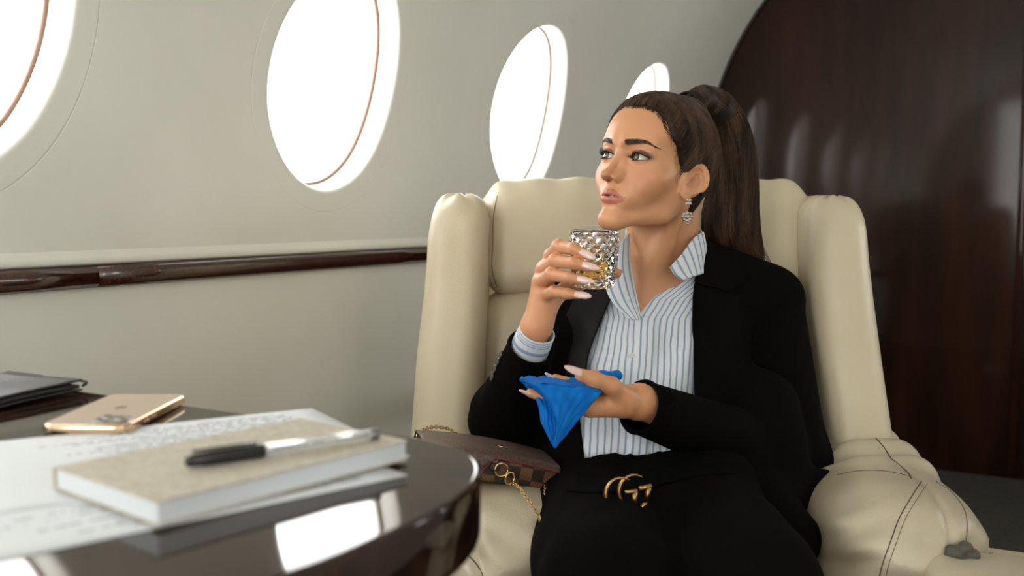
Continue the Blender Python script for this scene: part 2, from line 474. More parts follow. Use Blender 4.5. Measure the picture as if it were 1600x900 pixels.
# ------------------------------------------------------------------ the table and what lies on it
ZT = EYE - .19
def sh(p, t): return p
def table():
    a, b = .679, .245; sc, hw = (a + b) / 2, (a - b) / 2; q_end = -.350; R = .15
    out = []
    for i in range(40):
        t = -PI / 2 + PI * i / 39; c, s = math.cos(t), math.sin(t)
        out.append((q_end - R + R * abs(c) ** (2 / 2.4), sc + hw * math.copysign(abs(s) ** (2 / 2.4), s)))
    out += [(-D0 + .004, a), (-D0 + .004, b)]
    poly = []
    for q, s in out: poly.append(cab(q, s, 0)[:2])
    root = thing('side_table', cab(-.8, sc, 0), 'dark lacquered wooden table with rounded end under the papers and notebook', 'table')
    mesh('tabletop', *prism(poly, ZT - .058, ZT, .0035, 4, .014), M_table, root)
    # front edge band: a slightly proud bead under the top
    v, f = rbox(0, 0, 0, .5, .06, ZT - .058, .006)
    v = np.array([cab(-.95 + p[0], sc + p[1], (ZT - .058) / 2 + p[2]) for p in v]); mesh('pedestal', v, f, M_table, root)
    v, f = rbox(0, 0, 0, .6, .3, .02, .006)
    v = np.array([cab(-.95 + p[0], sc + p[1], .010 + p[2]) for p in v]); mesh('foot_plate', v, f, M_table, root)
M_paper = None
def paper_mat(seed, lines=True):
    m, nt, p = new_mat('printed_paper'); L = nt.links.new
    p.inputs['Roughness'].default_value = .7
    tc = N(nt, 'ShaderNodeTexCoord'); sp = N(nt, 'ShaderNodeSeparateXYZ'); L(tc.outputs['UV'], sp.inputs[0])
    def mth(op, a, b=None):
        n = N(nt, 'ShaderNodeMath', operation=op)
        for i, q in enumerate((a, b)):
            if q is None: continue
            if isinstance(q, (int, float)): n.inputs[i].default_value = q
            else: L(q, n.inputs[i])
        return n.outputs[0]
    row = mth('MULTIPLY', sp.outputs[1], 34.); fr = mth('FRACT', row); inrow = mth('MULTIPLY', mth('GREATER_THAN', fr, .35), mth('LESS_THAN', fr, .72))
    fl = mth('FLOOR', row)
    cb = N(nt, 'ShaderNodeCombineXYZ'); L(mth('MULTIPLY', sp.outputs[0], 60.), cb.inputs[0]); L(mth('MULTIPLY', fl, 7.3 + seed), cb.inputs[1])
    nz = N(nt, 'ShaderNodeTexNoise'); nz.inputs['Scale'].default_value = 1.0; nz.inputs['Detail'].default_value = 2; L(cb.outputs[0], nz.inputs['Vector'])
    word = mth('GREATER_THAN', nz.outputs[0], .46)
    cb2 = N(nt, 'ShaderNodeCombineXYZ'); L(mth('MULTIPLY', fl, 3.7), cb2.inputs[0]); cb2.inputs[1].default_value = seed * 2.1
    nz2 = N(nt, 'ShaderNodeTexNoise'); nz2.inputs['Scale'].default_value = 1.0; L(cb2.outputs[0], nz2.inputs['Vector'])
    length = mth('LESS_THAN', sp.outputs[0], mth('ADD', mth('MULTIPLY', nz2.outputs[0], 1.2), .1))
    mar = mth('MULTIPLY', mth('MULTIPLY', mth('GREATER_THAN', sp.outputs[0], .1), mth('LESS_THAN', sp.outputs[0], .9)), mth('MULTIPLY', mth('GREATER_THAN', sp.outputs[1], .07), mth('LESS_THAN', sp.outputs[1], .93)))
    ink = mth('MULTIPLY', mth('MULTIPLY', inrow, word), mth('MULTIPLY', length, mar))
    mx = N(nt, 'ShaderNodeMix', data_type='RGBA'); L(mth('MULTIPLY', ink, .8), mx.inputs[0])
    mx.inputs[6].default_value = (*srgb(214, 218, 222), 1); mx.inputs[7].default_value = (*srgb(70, 70, 72), 1); L(mx.outputs[2], p.inputs['Base Color'])
    return m
def sheet(name, c0, ex, ey, lx, ly, z, label, seed, curl=.001):
    """paper sheet: corner c0, edge directions, with gentle waviness"""
    n = 14; v = []; uv = []
    for j in range(n + 1):
        for i in range(n + 1):
            a, b = i / n, j / n; p = c0 + ex * lx * a + ey * ly * b
            v.append((p[0], p[1], z + curl * (.5 + .5 * math.sin(5 * a + seed) * math.cos(4 * b + seed)) * (a * (1 - a) + b * (1 - b)))); uv.append((a, b))
    f = [(j * (n + 1) + i, j * (n + 1) + i + 1, (j + 1) * (n + 1) + i + 1, (j + 1) * (n + 1) + i) for j in range(n) for i in range(n)]
    if np.cross(ex, ey)[2] < 0: f = [q[::-1] for q in f]
    o = mesh(name, v, f, paper_mat(seed)); me = o.data
    u = me.uv_layers.new(name='UVMap')
    for l in me.loops: u.data[l.index].uv = uv[l.vertex_index]
    md = o.modifiers.new('thickness', 'SOLIDIFY'); md.thickness = .00025; md.offset = -1
    tag(o, label, 'paper'); return o
def desk_items():
    far = onz(487, 638, ZT + .001); tip = onz(682, 733, ZT + .001); lft = onz(0, 702, ZT + .001)
    e1 = unit(tip - far); e2 = unit(lft - far); e2 = unit(e2 - e1 * np.dot(e1, e2))
    sheet('paper_sheet', far, e2, e1, .297, .222, ZT + .0012, 'upper white printed sheet lying flat beneath the beige notebook, its corner pointing at the wall', 1.0)
    c = onz(638, 743, ZT + .0004); d = unit(onz(300, 815, ZT) - c); d2 = unit(V(-d[1], d[0], 0));  d2 = d2 if d2[1] > 0 else -d2
    R = lambda v, a: V(v[0] * math.cos(a) - v[1] * math.sin(a), v[0] * math.sin(a) + v[1] * math.cos(a), 0)
    sheet('paper_sheet', c, d, d2, .297, .21, ZT + .0006, 'lower white sheet peeking out below the near side of the notebook', 4.0, .0004)
    # notebook
    zt = ZT + .0024; H = .0155
    Bc = onz(638, 719, zt); A = onz(246, 824, zt)
    ex = unit(Bc - A); L = .209; ey = unit(V(-ex[1], ex[0], 0)); W = .128
    root = thing('notebook', A + ex * L / 2 + ey * W / 2 - V(0, 0, .0), 'thick beige recycled-card notebook with white pages lying on the papers', 'notebook')
    def slab(name, x0, x1, y0, y1, z0, z1, m, b, **k):
        v, f = rbox((x0 + x1) / 2, (y0 + y1) / 2, (z0 + z1) / 2, x1 - x0, y1 - y0, z1 - z0, b, 2)
        v = np.array([A + ex * p[0] + ey * p[1] + V(0, 0, p[2]) for p in v]); return mesh(name, v, f, m, root, smooth=False, **k)
    cm = pbr('recycled_card', srgb(196, 189, 174), .8, col2=srgb(176, 168, 150), nscale=160, ndet=6, bump=.2, bscale=500)
    slab('back_cover', 0, L, 0, W, 0, .0012, cm, .0004)
    pm = pbr('page_edges', srgb(214, 219, 224), .8, col2=srgb(198, 203, 208), nscale=1.5, stretch=(.1, .1, 900))
    slab('page_block', .0015, L - .0015, .0015, W - .001, .0012, H - .0012, pm, .0002)
    slab('front_cover', 0, L, 0, W, H - .0012, H, cm, .0004)
    slab('spine', -.0008, L + .0002, W - .0012, W + .0004, 0, H, cm, .0004)
    # pen lying across the cover
    zp = zt + H + .0052
    a = onz(287, 722, zp); b = onz(592, 677, zp); d = unit(b - a); 
    Lp = .146; a = (a + b) / 2 - d * Lp / 2
    root = thing('ballpoint_pen', a + d * Lp / 2 - V(0, 0, .005), 'clear-barrelled ballpoint pen with a black cap resting on the notebook', 'pen')
    up = V(0, 0, 1); side = np.cross(d, up); Mx = np.eye(4); Mx[:3, 0] = side; Mx[:3, 1] = up; Mx[:3, 2] = d; Mx[:3, 3] = a
    clear = pbr('clear_plastic', srgb(235, 237, 238), .1, coat=.5, spec=.6); clear.node_tree.nodes['Principled BSDF'].inputs['Transmission Weight'].default_value = .75
    blk = pbr('black_plastic', (.012, .012, .013), .25)
    mesh('cap', *lathe([(.0006, 0), (.0034, .001), (.0042, .005), (.0049, .018), (.0051, .054), (.0047, .0555), (.0044, .0555)], 24, Mx), blk, root, label='black cap')
    v, f = rbox(0, .0063, .028, .0034, .0016, .046, .0006, 2, Mx); mesh('clip', v, f, blk, root)
    mesh('barrel', *lathe([(.0042, .054), (.0042, .139), (.0039, .140)], 24, Mx, True), clear, root, label='clear plastic barrel')
    mesh('refill', *lathe([(.0016, .05), (.0016, .136)], 12, Mx, True), pbr('ink_tube', srgb(70, 72, 78), .3), root)
    mesh('end_cap', *lathe([(.0044, .138), (.0046, .1395), (.0046, .1455), (.0040, .1462)], 24, Mx, True), pbr('silver_plastic', srgb(140, 140, 140), .25, metal=.8), root, label='grey metal end')
    # phone lying face down
    zb = ZT + .0004; TH = .0083
    B1 = onz(196, 680, zb); D1 = onz(284, 632, zb)
    ey = unit(D1 - B1); L = .148; W = .0775
    ex = unit(V(ey[1], -ey[0], 0)); B1 = onz(200, 680, zb)
    O = B1 - ex * W
    def rr(w0, w1, l0, l1, r, n=8):
        pts = []
        for cx, cy, a0 in ((w1 - r, l1 - r, 0), (w0 + r, l1 - r, PI / 2), (w0 + r, l0 + r, PI), (w1 - r, l0 + r, 1.5 * PI)):
            for i in range(n + 1):
                a = a0 + PI / 2 * i / n; pts.append((O + ex * (cx + r * math.cos(a)) + ey * (cy + r * math.sin(a)))[:2])
        return pts
    root = thing('smartphone', O + ex * W / 2 + ey * L / 2, 'gold smartphone lying screen down near the far edge of the table', 'phone')
    gb = pbr('frosted_gold_glass', srgb(196, 172, 150), .28, coat=.4); ge = pbr('gold_steel_band', srgb(226, 196, 160), .12, metal=1)
    mesh('band', *prism(rr(0, W, 0, L, .012), zb, zb + TH, .0026, 5), ge, root, label='shiny gold metal edge')
    mesh('back_glass', *prism(rr(.0022, W - .0022, .0022, L - .0022, .010), zb + TH - .0003, zb + TH + .0002, .0002, 2), gb, root, label='matt rose gold back')
    mesh('screen', *prism(rr(.0025, W - .0025, .0025, L - .0025, .010), zb - .00025, zb + .0006, .0002, 2), pbr('black_screen', (.01, .01, .01), .05), root)
    zc = zb + TH
    mesh('camera_plate', *prism(rr(W - .037, W - .006, .006, .037, .009), zc, zc + .0015, .0008, 3), pbr('camera_glass', srgb(128, 110, 94), .1, coat=.8), root, label='raised camera plate')
    for i, (cx, cy) in enumerate(((W - .029, .0135), (W - .029, .0285), (W - .0145, .021))):
        c = O + ex * cx + ey * cy; Mx = np.eye(4); Mx[:3, 3] = (c[0], c[1], zc + .0015)
        mesh('lens_ring', *lathe([(.0058, -.0002), (.0058, .0008), (.0054, .0011), (.0047, .0011), (.0046, .0006)], 24, Mx), M_steel, root)
        mesh('lens', *lathe([(.0001, .0007), (.003, .0008), (.0047, .0006)], 24, Mx), pbr('lens_glass', (.006, .006, .008), .03), root)
    for y0, y1 in ((.036, .046), (.052, .062)):
        v, f = rbox(0, 0, 0, .0009, y1 - y0, .0026, .0004, 2)
        v = np.array([O + ex * (W + .0001 + p[0]) + ey * ((y0 + y1) / 2 + p[1]) + V(0, 0, TH / 2 + p[2]) for p in v]); mesh('side_button', v, f, ge, root)
    # faint fruit-shaped emblem, a flat inlay on the back
    em = MB(); pts = []
    for i in range(40):
        a = 2 * PI * i / 40; r = .0056 * (1 - .14 * math.exp(-((a - PI / 2) / .35)**2) - .10 * math.exp(-((a - 1.5 * PI) / .3)**2))
        x, y = r * math.cos(a), r * math.sin(a) * 1.05
        dd = math.hypot(x - .0074, y - .0006)
        if dd < .0034: k = .0034 / max(dd, 1e-6); x, y = .0074 + (x - .0074) * k, .0006 + (y - .0006) * k
        pts.append((O + ex * (W / 2 - x) + ey * (L / 2 - y + .004))[:2])
    em.add(*prism(pts, zc + .0001, zc + .0003))
    lf = []
    for i in range(16):
        a = 2 * PI * i / 16; x, y = .0010 * math.cos(a), .0022 * math.sin(a); x, y = x * .8 + y * .5 + .0010, y * .8 - x * .5 + .0078
        lf.append((O + ex * (W / 2 - x) + ey * (L / 2 - y + .004))[:2])
    em.add(*prism(lf, zc + .0001, zc + .0003))
    em.build('emblem', pbr('emblem_gold', srgb(168, 140, 112), .12, metal=.7), root)
    # black leather folder at the far left
    z = ZT + .0006
    A = onz(129, 612, z); e = unit(onz(0, 640, z) - A); e2 = unit(V(-e[1], e[0], 0)); e2 = -e2 if e2[1] < 0 else e2
    root = thing('document_folder', A + e * .12 + e2 * .04, 'black leather document folder with curling corner at the left edge of the table', 'folder')
    bl = pbr('black_leather', (.018, .018, .019), .38, bump=.4, bscale=350, bump_dist=.001)
    def fold(name, z0, th, ext, curl, m, **k):
        n = 24; v = []; f = []
        for side in (0, 1):
            for j in range(n + 1):
                for i in range(n + 1):
                    a, b = i / n, j / n; p = A - e * ext + e * (.30 + ext) * a + e2 * (.105 * b)
                    zz = z0 + side * th + curl * (max(0, 1 - a * 5)**2) * (.4 + .6 * b) + .0012 * math.sin(a * 9) * math.sin(b * 5 + 1)
                    v.append((p[0], p[1], zz))
        N1 = (n + 1)**2
        for j in range(n):
            for i in range(n):
                q = (j * (n + 1) + i, j * (n + 1) + i + 1, (j + 1) * (n + 1) + i + 1, (j + 1) * (n + 1) + i)
                f.append(tuple(x + N1 for x in q)); f.append(q[::-1])
        bd = [i for i in range(n + 1)] + [j * (n + 1) + n for j in range(1, n + 1)] + [n * (n + 1) + i for i in range(n - 1, -1, -1)] + [j * (n + 1) for j in range(n - 1, 0, -1)]
        for a, b in zip(bd, bd[1:] + bd[:1]): f.append((a, b, b + N1, a + N1))
        if np.cross(e, e2)[2] < 0: f = [q[::-1] for q in f]
        mesh(name, v, f, m, root, **k)
    fold('lower_cover', z + .0013, .002, 0, .0, bl)
    fold('inner_pages', z + .0048, .0035, -.004, .0, pbr('dark_lining', (.03, .03, .03), .7))
    fold('upper_cover', z + .0098, .0022, .0, .004, bl)
    q = spline([A + V(0, 0, .006), A + V(.004, 0, .0105), A + e2 * .02 + V(.002, 0, .0125), A + e2 * .05 + V(-.004, 0, .0135)], 20)
    mesh('zip_edge', *tube(q, .0016, 6), bl, root)
# ------------------------------------------------------------------ the armchair
def lerp(a, b, t): return a + (b - a) * t
def fnz(z):      # where the front of the reclined back stands at height z
    return 1.66 + (z - .45) * .36
def wing_fn(side):
    if side < 0: zs = [.40, .57, .69, .80, .90, .99]; cx = [-.112, -.111, -.106, -.098, -.095, -.092]; wd = [.060, .060, .059, .056, .053, .049]
    else: zs = [.40, .57, .69, .80, .90, .99]; cx = [.592, .588, .580, .574, .574, .579]; wd = [.056, .056, .056, .056, .053, .048]
    zt = .972 if side < 0 else .968
    def f(P):
        x, y, z = P[..., 0], P[..., 1], P[..., 2]
        c = np.interp(z, zs, cx); w_ = np.interp(z, zs, wd)
        yf = fnz(z) - .075 - .03 * np.clip((z - .5) / .5, 0, 1)
        # gathers at the top and faint creases down the outer side
        top = np.exp(-((z - zt) / .03)**2)
        ang = np.arctan2(x - c, y - yf - .08)
        puck = .0035 * top * np.sin(ang * 9 + 1.3) + .0016 * np.sin(z * 62 + x * 40) * np.exp(-((z - .93) / .06)**2)
        q = np.stack([np.abs(x - c) / w_ * .065 - .065 + .052, np.abs(y - yf - .105) - .105 + .052, np.abs(z - (zt + .36) / 2) - (zt - .36) / 2 + .052], -1)
        d = ln(np.maximum(q, 0)) + np.minimum(q.max(-1), 0) - .052
        return (d + puck) * .8
    return f
def head_fn(P):
    x, y, z = P[..., 0], P[..., 1], P[..., 2]
    zc, hz = .894, .108; cx, hx = .256, .316
    yf = fnz(z) + .004
    edge = np.clip((np.abs(x - cx) - hx + .05) / .05, 0, 1)
    puck = .0028 * np.sin(z * 105 + .8 * np.sin(x * 30)) * edge + .0022 * np.sin(x * 78 + 1) * np.exp(-((z - zc - hz) / .03)**2)
    puck += .004 * np.exp(-((z - zc + hz) / .03)**2) * np.sin(x * 46)
    sag = -.004 * np.cos((x - cx) * 5)
    q = np.stack([np.abs(x - cx) - hx + .062, np.abs(y - yf - .075) - .075 + .062, np.abs(z - zc) - hz + .062], -1)
    return (ln(np.maximum(q, 0)) + np.minimum(q.max(-1), 0) - .062 + puck + sag) * .85
def back_fn(P):
    x, y, z = P[..., 0], P[..., 1], P[..., 2]
    cx = .240; hx = np.interp(z, [.4, .6, .8], [.305, .300, .300])
    yf = fnz(z) + .012
    puck = .003 * np.sin(x * 44 + 2) * np.exp(-((z - .77) / .03)**2)
    q = np.stack([np.abs(x - cx) - hx + .05, np.abs(y - yf - .075) - .075 + .05, np.abs(z - .585) - .21 + .05], -1)
    return (ln(np.maximum(q, 0)) + np.minimum(q.max(-1), 0) - .05 + puck) * .85
def arm_fn(side):
    def f(P):
        x, y, z = P[..., 0], P[..., 1], P[..., 2]
        if side < 0: x = .525 - x + .0    # mirror about the chair's middle
        t = np.clip((1.74 - y) / .46, 0, 1)
        # rear, gathered length
        xi = lerp(.535, .47, t); xo = lerp(.665, .66, t)
        c = (xi + xo) / 2; h = (xo - xi) / 2
        zt = .574 - .026 * t
        folds = .0065 * np.sin((1.74 - y) * 74 + (x - c) * 6) * np.clip((y - 1.50) / .05, 0, 1)
        q = np.stack([np.abs(x - c) - h + .045, np.abs(y - 1.64) - .16 + .045, np.abs(z - zt + .10) - .10 + .045], -1)
        a = ln(np.maximum(q, 0)) + np.minimum(q.max(-1), 0) - .045 + folds
        # front pillow
        X = (x - .548) + (y - 1.42) * -.10; Y = y - 1.42; Z = z - .462
        r = np.array([.118, .185, .098]); p = 2.6
        k = (np.abs(X / r[0])**p + np.abs(Y / r[1])**p + np.abs(Z / r[2])**p)**(1 / p)
        b = (k - 1) * .098
        cr = .0070 * np.sin(X * 34 + Z * 70 + Y * 18) * np.exp(-((Y + .17) / .09)**2) * np.exp(-((Z + .02) / .08)**2)
        cr = cr + .0045 * np.sin(Z * 150 - X * 60 + Y * 40) * np.exp(-((X + .07) / .05)**2 - ((Y + .11) / .07)**2 - ((Z - .03) / .05)**2)
        cr = cr + .0040 * np.sin(Z * 120 - X * 90 + Y * 30) * np.exp(-((X - .03) / .05)**2 - ((Y + .12) / .07)**2 - ((Z - .02) / .05)**2)
        cr += .005 * np.sin(Y * 60 + X * 20) * np.exp(-((Y - .12) / .05)**2)
        b = b + cr
        # groove of the panel seam across the pillow
        sx = X - .040 + .35 * (Y + .05)**2
        b = b + .0035 * np.exp(-(sx / .006)**2)
        return smin(a, b, .018) * .8
    return f
def armchair():
    base = V(.262, 1.72, 0)
    root = thing('armchair', base, 'wide cream leather aircraft armchair with padded wings in which the woman sits', 'armchair')
    sdf_part('wing_cushion', wing_fn(-1), (-.22, 1.5, .34), (-.02, 2.02, 1.02), .006, M_lea, root)
    sdf_part('wing_cushion', wing_fn(1), (.46, 1.5, .34), (.70, 2.02, 1.02), .006, M_lea, root)
    sdf_part('headrest', head_fn, (-.08, 1.74, .76), (.60, 2.06, 1.03), .006, M_lea, root)
    sdf_part('back_cushion', back_fn, (-.10, 1.58, .35), (.62, 2.0, .82), .008, M_lea, root)
    for s in (-1, 1):
        fn = arm_fn(s)
        lo, hi = ((.38, 1.18, .30), (.74, 1.86, .60)) if s > 0 else ((-.22, 1.18, .30), (.15, 1.86, .60))
        sdf_part('armrest', fn, lo, hi, .005, M_lea2, root)
        # body of the arm under its pad
        cx = .555 if s > 0 else .525 - .555
        mesh('arm_panel', *rbox(cx, 1.54, .28, .17, .46, .25, .02, 3), M_lea, root)
    def seat(P):
        x, y, z = P[..., 0], P[..., 1], P[..., 2]
        return box(P, (.262, 1.46, .36), (.225, .26, .075), .05) + .004 * np.cos((x - .26) * 9) * 0
    sdf_part('seat_cushion', seat, (.0, 1.15, .26), (.52, 1.76, .46), .01, M_lea2, root)
    # shell behind the back, plinth and swivel foot
    v, f = rbox(0, 0, 0, .70, .07, .62, .03, 4)
    v = np.array([V(.245 + p[0], fnz(.62 + p[2]) + .175 + p[1], .62 + p[2]) for p in v]); mesh('back_shell', v, f, M_lea, root)
    mesh('seat_frame', *rbox(.262, 1.52, .215, .62, .58, .13, .03, 3), M_lea, root)
    Mx = np.eye(4); Mx[:3, 3] = (.262, 1.56, 0)
    mesh('swivel_foot', *lathe([(.0, .0), (.2, 0), (.205, .01), (.19, .03), (.07, .04), (.06, .15), (.12, .16)], 40, Mx), M_steel, root)
    # seams
    def seam(name, fn, pts, d, r, m, n=60, off=.0):
        q = spline(pts, n); dd = q - V(0, 0, EYE); dd /= ln(dd)[:, None]; q = q.astype(np.float32)
        for _ in range(60): q = q + dd.astype(np.float32) * np.clip(fn(q) * .8, -.05, .05)[:, None]
        q = q[np.abs(fn(q)) < .002].astype(float)
        if len(q) < 4: print('seam missed'); return
        mesh(name, *tube(q, r, 5), m, root)
    def px(l, f): return [at(x, y, f) for x, y in l]
    seam('seam', head_fn, px([(777, 306), (771, 340), (770, 380), (769, 420), (776, 448)], 1.6), (0, 1, 0), .0008, M_stitchd)
    seam('seam', head_fn, px([(1266, 300), (1271, 330), (1270, 370), (1266, 410), (1258, 440)], 1.6), (0, 1, 0), .0008, M_stitchd)
    seam('seam', back_fn, px([(1268, 480), (1276, 540), (1283, 600), (1288, 660)], 1.5), (0, 1, 0), .0013, M_stitch)
    ar = arm_fn(1)
    seam('seam', ar, px([(1440, 752), (1425, 775), (1405, 810), (1392, 845), (1378, 885), (1368, 930)], 1.0), (0, 1, -.12), .0009, M_stitchd, 80)
    seam('seam', ar, px([(1449, 756), (1434, 778), (1414, 812), (1401, 847), (1388, 885), (1379, 930)], 1.0), (0, 1, -.12), .0006, M_stitch, 80)
    seam('seam', ar, px([(1308, 742), (1340, 736), (1380, 736), (1424, 744)], 1.0), (0, 1, -.35), .0008, M_stitchd, 60)
    seam('seam', ar, px([(1368, 684), (1382, 700), (1392, 716), (1402, 724), (1418, 738), (1424, 748)], 1.0), (0, 1, -.35), .0010, M_stitchd, 60)
    seam('seam', ar, px([(1462, 752), (1490, 772), (1508, 800), (1511, 830), (1506, 862)], 1.0), (0, 1, -.1), .0009, M_stitch, 60)
    al = arm_fn(-1)
    seam('seam', al, px([(716, 858), (734, 870), (750, 890), (760, 915)], 1.0), (0, 1, -.1), .0010, M_stitchd, 40)
    # hinged side console beside the right arm with its metal catch and a crumpled grey cloth end
    v, f = rbox(0, 0, 0, .22, .20, .05, .022, 4)
    def place(v, c, yaw, pitch=0):
        ca, sa = math.cos(yaw), math.sin(yaw); v = np.asarray(v)
        return np.stack([c[0] + v[:, 0] * ca - v[:, 1] * sa, c[1] + v[:, 0] * sa + v[:, 1] * ca, c[2] + v[:, 2] + v[:, 1] * pitch], 1)
    c = at(1606, 935, 1.16)
    mesh('side_pad', place(v, c, -.25), f, M_lea2, root)
    sp = at(1590, 885, 1.34)
    v, f = rbox(0, 0, 0, .26, .16, .012, .004, 2); mesh('table_lid', place(v, sp + V(.02, 0, -.012), -.5), f, M_lea, root, label='flat cream lid of the side console')
    v, f = rbox(0, 0, 0, .05, .010, .003, .001, 2); mesh('hinge', place(v, at(1548, 870, 1.25), -.35), f, M_steel, root, label='small metal hinge')
    Mx = np.eye(4); Mx[:3, 3] = at(1549, 868, 1.245); mesh('hinge_pin', *lathe([(0, .004), (.003, .0035), (.0045, 0), (.0045, -.003)], 14, Mx), M_steel, root)
    v, f = rbox(0, 0, 0, .20, .34, .30, .02, 3); mesh('console_box', place(v, V(.70, 1.36, .24), -.1), f, M_lea, root)
    def rag(P):
        q = P - at(1502, 868, 1.24).astype(np.float32)
        return (ell(q, (0, 0, 0), (.022, .016, .015)) + .003 * np.sin(q[..., 0] * 260 + q[..., 2] * 190) + .002 * np.sin(q[..., 2] * 420 - q[..., 0] * 200)) * .6
    c = at(1502, 868, 1.24); sdf_part('grey_cloth', rag, c - .05, c + .05, .0025, pbr('grey_cloth', srgb(84, 80, 72), .8), root, label='crumpled grey cloth stuffed beneath the armrest')
# ------------------------------------------------------------------ the woman: head
def basis(O, yaw, pitch, roll):
    """frame of a head turned yaw towards the picture's left, chin raised by pitch; rows are her left, her front, her up"""
    F = V(-math.sin(yaw) * math.cos(pitch), -math.cos(yaw) * math.cos(pitch), math.sin(pitch)); A = V(math.cos(yaw), -math.sin(yaw), 0)
    U = np.cross(F, A); A2 = A * math.cos(roll) + U * math.sin(roll); U2 = np.cross(F, A2)
    return np.array([A2, F, U2])
HO = at(1023, 258, 1.575)
HB = basis(HO, math.radians(47), math.radians(10.5), math.radians(-5))
HBf = HB.astype(np.float32); HOf = HO.astype(np.float32)
def hl(p): return HO + np.asarray(p, float) @ HB        # head frame -> working frame
EX, EW, EZ = .0305, .0165, -.0035
EYES = [V(sx * EX, .0690, EZ) for sx in (-1, 1)]
ER = .0122
def brow_mid(bx): return np.interp(bx, [-1, -.6, -.1, .3, .6, 1.0], [.0158, .0172, .0190, .0198, .0186, .0140])
def lids(Q, sx):
    """upper and lower lid edges: height above / below the eye axis as a function of x"""
    x = (Q[..., 0] * sx - EX) / EW
    up = .0050 * (1 - np.clip(np.abs(x + .04), 0, 1)**2.2) + .0010 * x - .0002
    lo = -.0046 * (1 - np.clip(np.abs(x - .10), 0, 1)**2.4) + .0010 * x - .0002
    return up, lo, x
def face_fn(Q):
    a = np.abs(Q[..., 0]); b = Q[..., 1]; c = Q[..., 2]
    S_ = np.stack([a, b, c], -1)
    d = ell(S_, (0, -.018, .028), (.0725, .0930, .0790))
    d = smin(d, ell(S_, (0, .030, .030), (.0600, .0590, .0580)), .035)          # forehead
    d = smin(d, ell(S_, (0, .024, -.034), (.0570, .0590, .0660)), .030)          # middle of the face
    d = smin(d, cone(S_, (.0485, -.004, -.048), (.043, .008, -.074), .013, .010), .028)   # angle of the jaw
    d = smin(d, cone(S_, (.043, .008, -.074), (.009, .0725, -.1010), .0095, .0115), .020)
    d = smin(d, ell(S_, (0, .0755, -.1000), (.0165, .0130, .0125)), .020)        # chin
    d = smin(d, ell(S_, (.0450, .0500, -.0300), (.0190, .0170, .0150)), .024)    # cheek bones
    d = smin(d, ell(S_, (.0290, .0590, -.0460), (.0170, .0150, .0200)), .024)    # cheeks
    d = smin(d, cone(S_, (.0100, .0840, .0165), (.0440, .0640, .0185), .0060, .0055), .016)   # brow ridge
    # sockets
    d = smax(d, -ell(S_, (EX, .0925, .0000), (.0190, .0135, .0125)), .014)
    d = smax(d, -ell(S_, (.0165, .0900, -.0015), (.0060, .0090, .0100)), .010)
    # muzzle
    d = smin(d, ell(S_, (0, .0730, -.0660), (.0270, .0175, .0190)), .016)
    # nose
    nside = cone(S_, (.0065, .0790, -.0060), (.0105, .0850, -.0320), .0055, .0080)
    n = cone(S_, (0, .0785, .0080), (0, .1010, -.0310), .0052, .0056)
    n = smin(n, ell(S_, (0, .1075, -.0375), (.0072, .0078, .0062)), .008)
    n = smin(n, nside, .008)
    n = smin(n, ell(S_, (.0098, .0880, -.0335), (.0062, .0085, .0070)), .006)
    n = smin(n, ell(S_, (.0102, .0935, -.0395), (.0054, .0092, .0058)), .006)
    n = smax(n, -ell(S_, (.0072, .0965, -.0452), (.0034, .0062, .0048)), .002)
    d = smin(d, n, .007)
    d = smax(d, -ell(S_, (.0072, .0960, -.0455), (.0030, .0056, .0050)), .002)
    # philtrum
    d = smax(d, -cone(S_, (0, .0980, -.0465), (0, .0985, -.0565), .0020, .0020), .004)
    # lips
    ul = smin(cone(S_, (.0030, .0885, -.0605), (.0120, .0855, -.0615), .0045, .0036), cone(S_, (.0120, .0855, -.0615), (.0255, .0730, -.0702), .0036, .0012), .003)
    ul = smin(ul, cone(S_, (0, .0882, -.0608), (.003, .0885, -.0605), .0042, .0045), .003)
    ll = smin(cone(S_, (0, .0868, -.0724), (.0110, .0842, -.0716), .0052, .0042), cone(S_, (.0110, .0842, -.0716), (.0253, .0728, -.0708), .0042, .0012), .003)
    d = smin(d, ul, .0035); d = smin(d, ll, .0035)
    gap = cone(S_, (0, .0960, -.0664), (.0140, .0880, -.0668), .0013, .0009); gap = np.minimum(gap, cone(S_, (.0140, .0880, -.0668), (.0240, .0768, -.0698), .0009, .0005))
    inner = ell(S_, (0, .0860, -.0664), (.0120, .0080, .0015))
    d = smax(d, -np.minimum(gap, inner), .0018)
    d = smax(d, -ell(S_, (0, .0990, -.0840), (.0140, .0080, .0045)), .010)       # under the lower lip
    # temples
    d = smax(d, -ell(S_, (.0860, .0420, .0160), (.0200, .0300, .0260)), .020)
    # eyelids: a shell over each eyeball, cut along the lid edges
    for i, sx in enumerate((-1, 1)):
        e = EYES[i].astype(np.float32)
        ball = sph(Q, e, ER); shell = ell(Q, e + V(0, .0002, .0004).astype(np.float32), (ER + .0028, ER + .0022, ER + .0026))
        up, lo, x = lids(Q, sx); z = c - EZ
        opening = np.maximum(np.maximum(z - up, lo - z), np.maximum(np.abs(x) * EW - .0160, e[1] - b))
        d = smin(d, shell, .0045)
        crease = np.abs(z - (up + .0052)) - .0004; crease = np.maximum(np.maximum(crease, np.abs(x) * EW - .0160), np.abs(shell) - .0011)
        d = smax(d, -crease, .0012)
        d = smax(d, -opening, .0012)
        d = np.where((np.abs(x) < 1.1) & (b > e[1] + .003) & (np.abs(z) < .012), np.maximum(d, -(ball - .0003)), d) if False else d
    return d
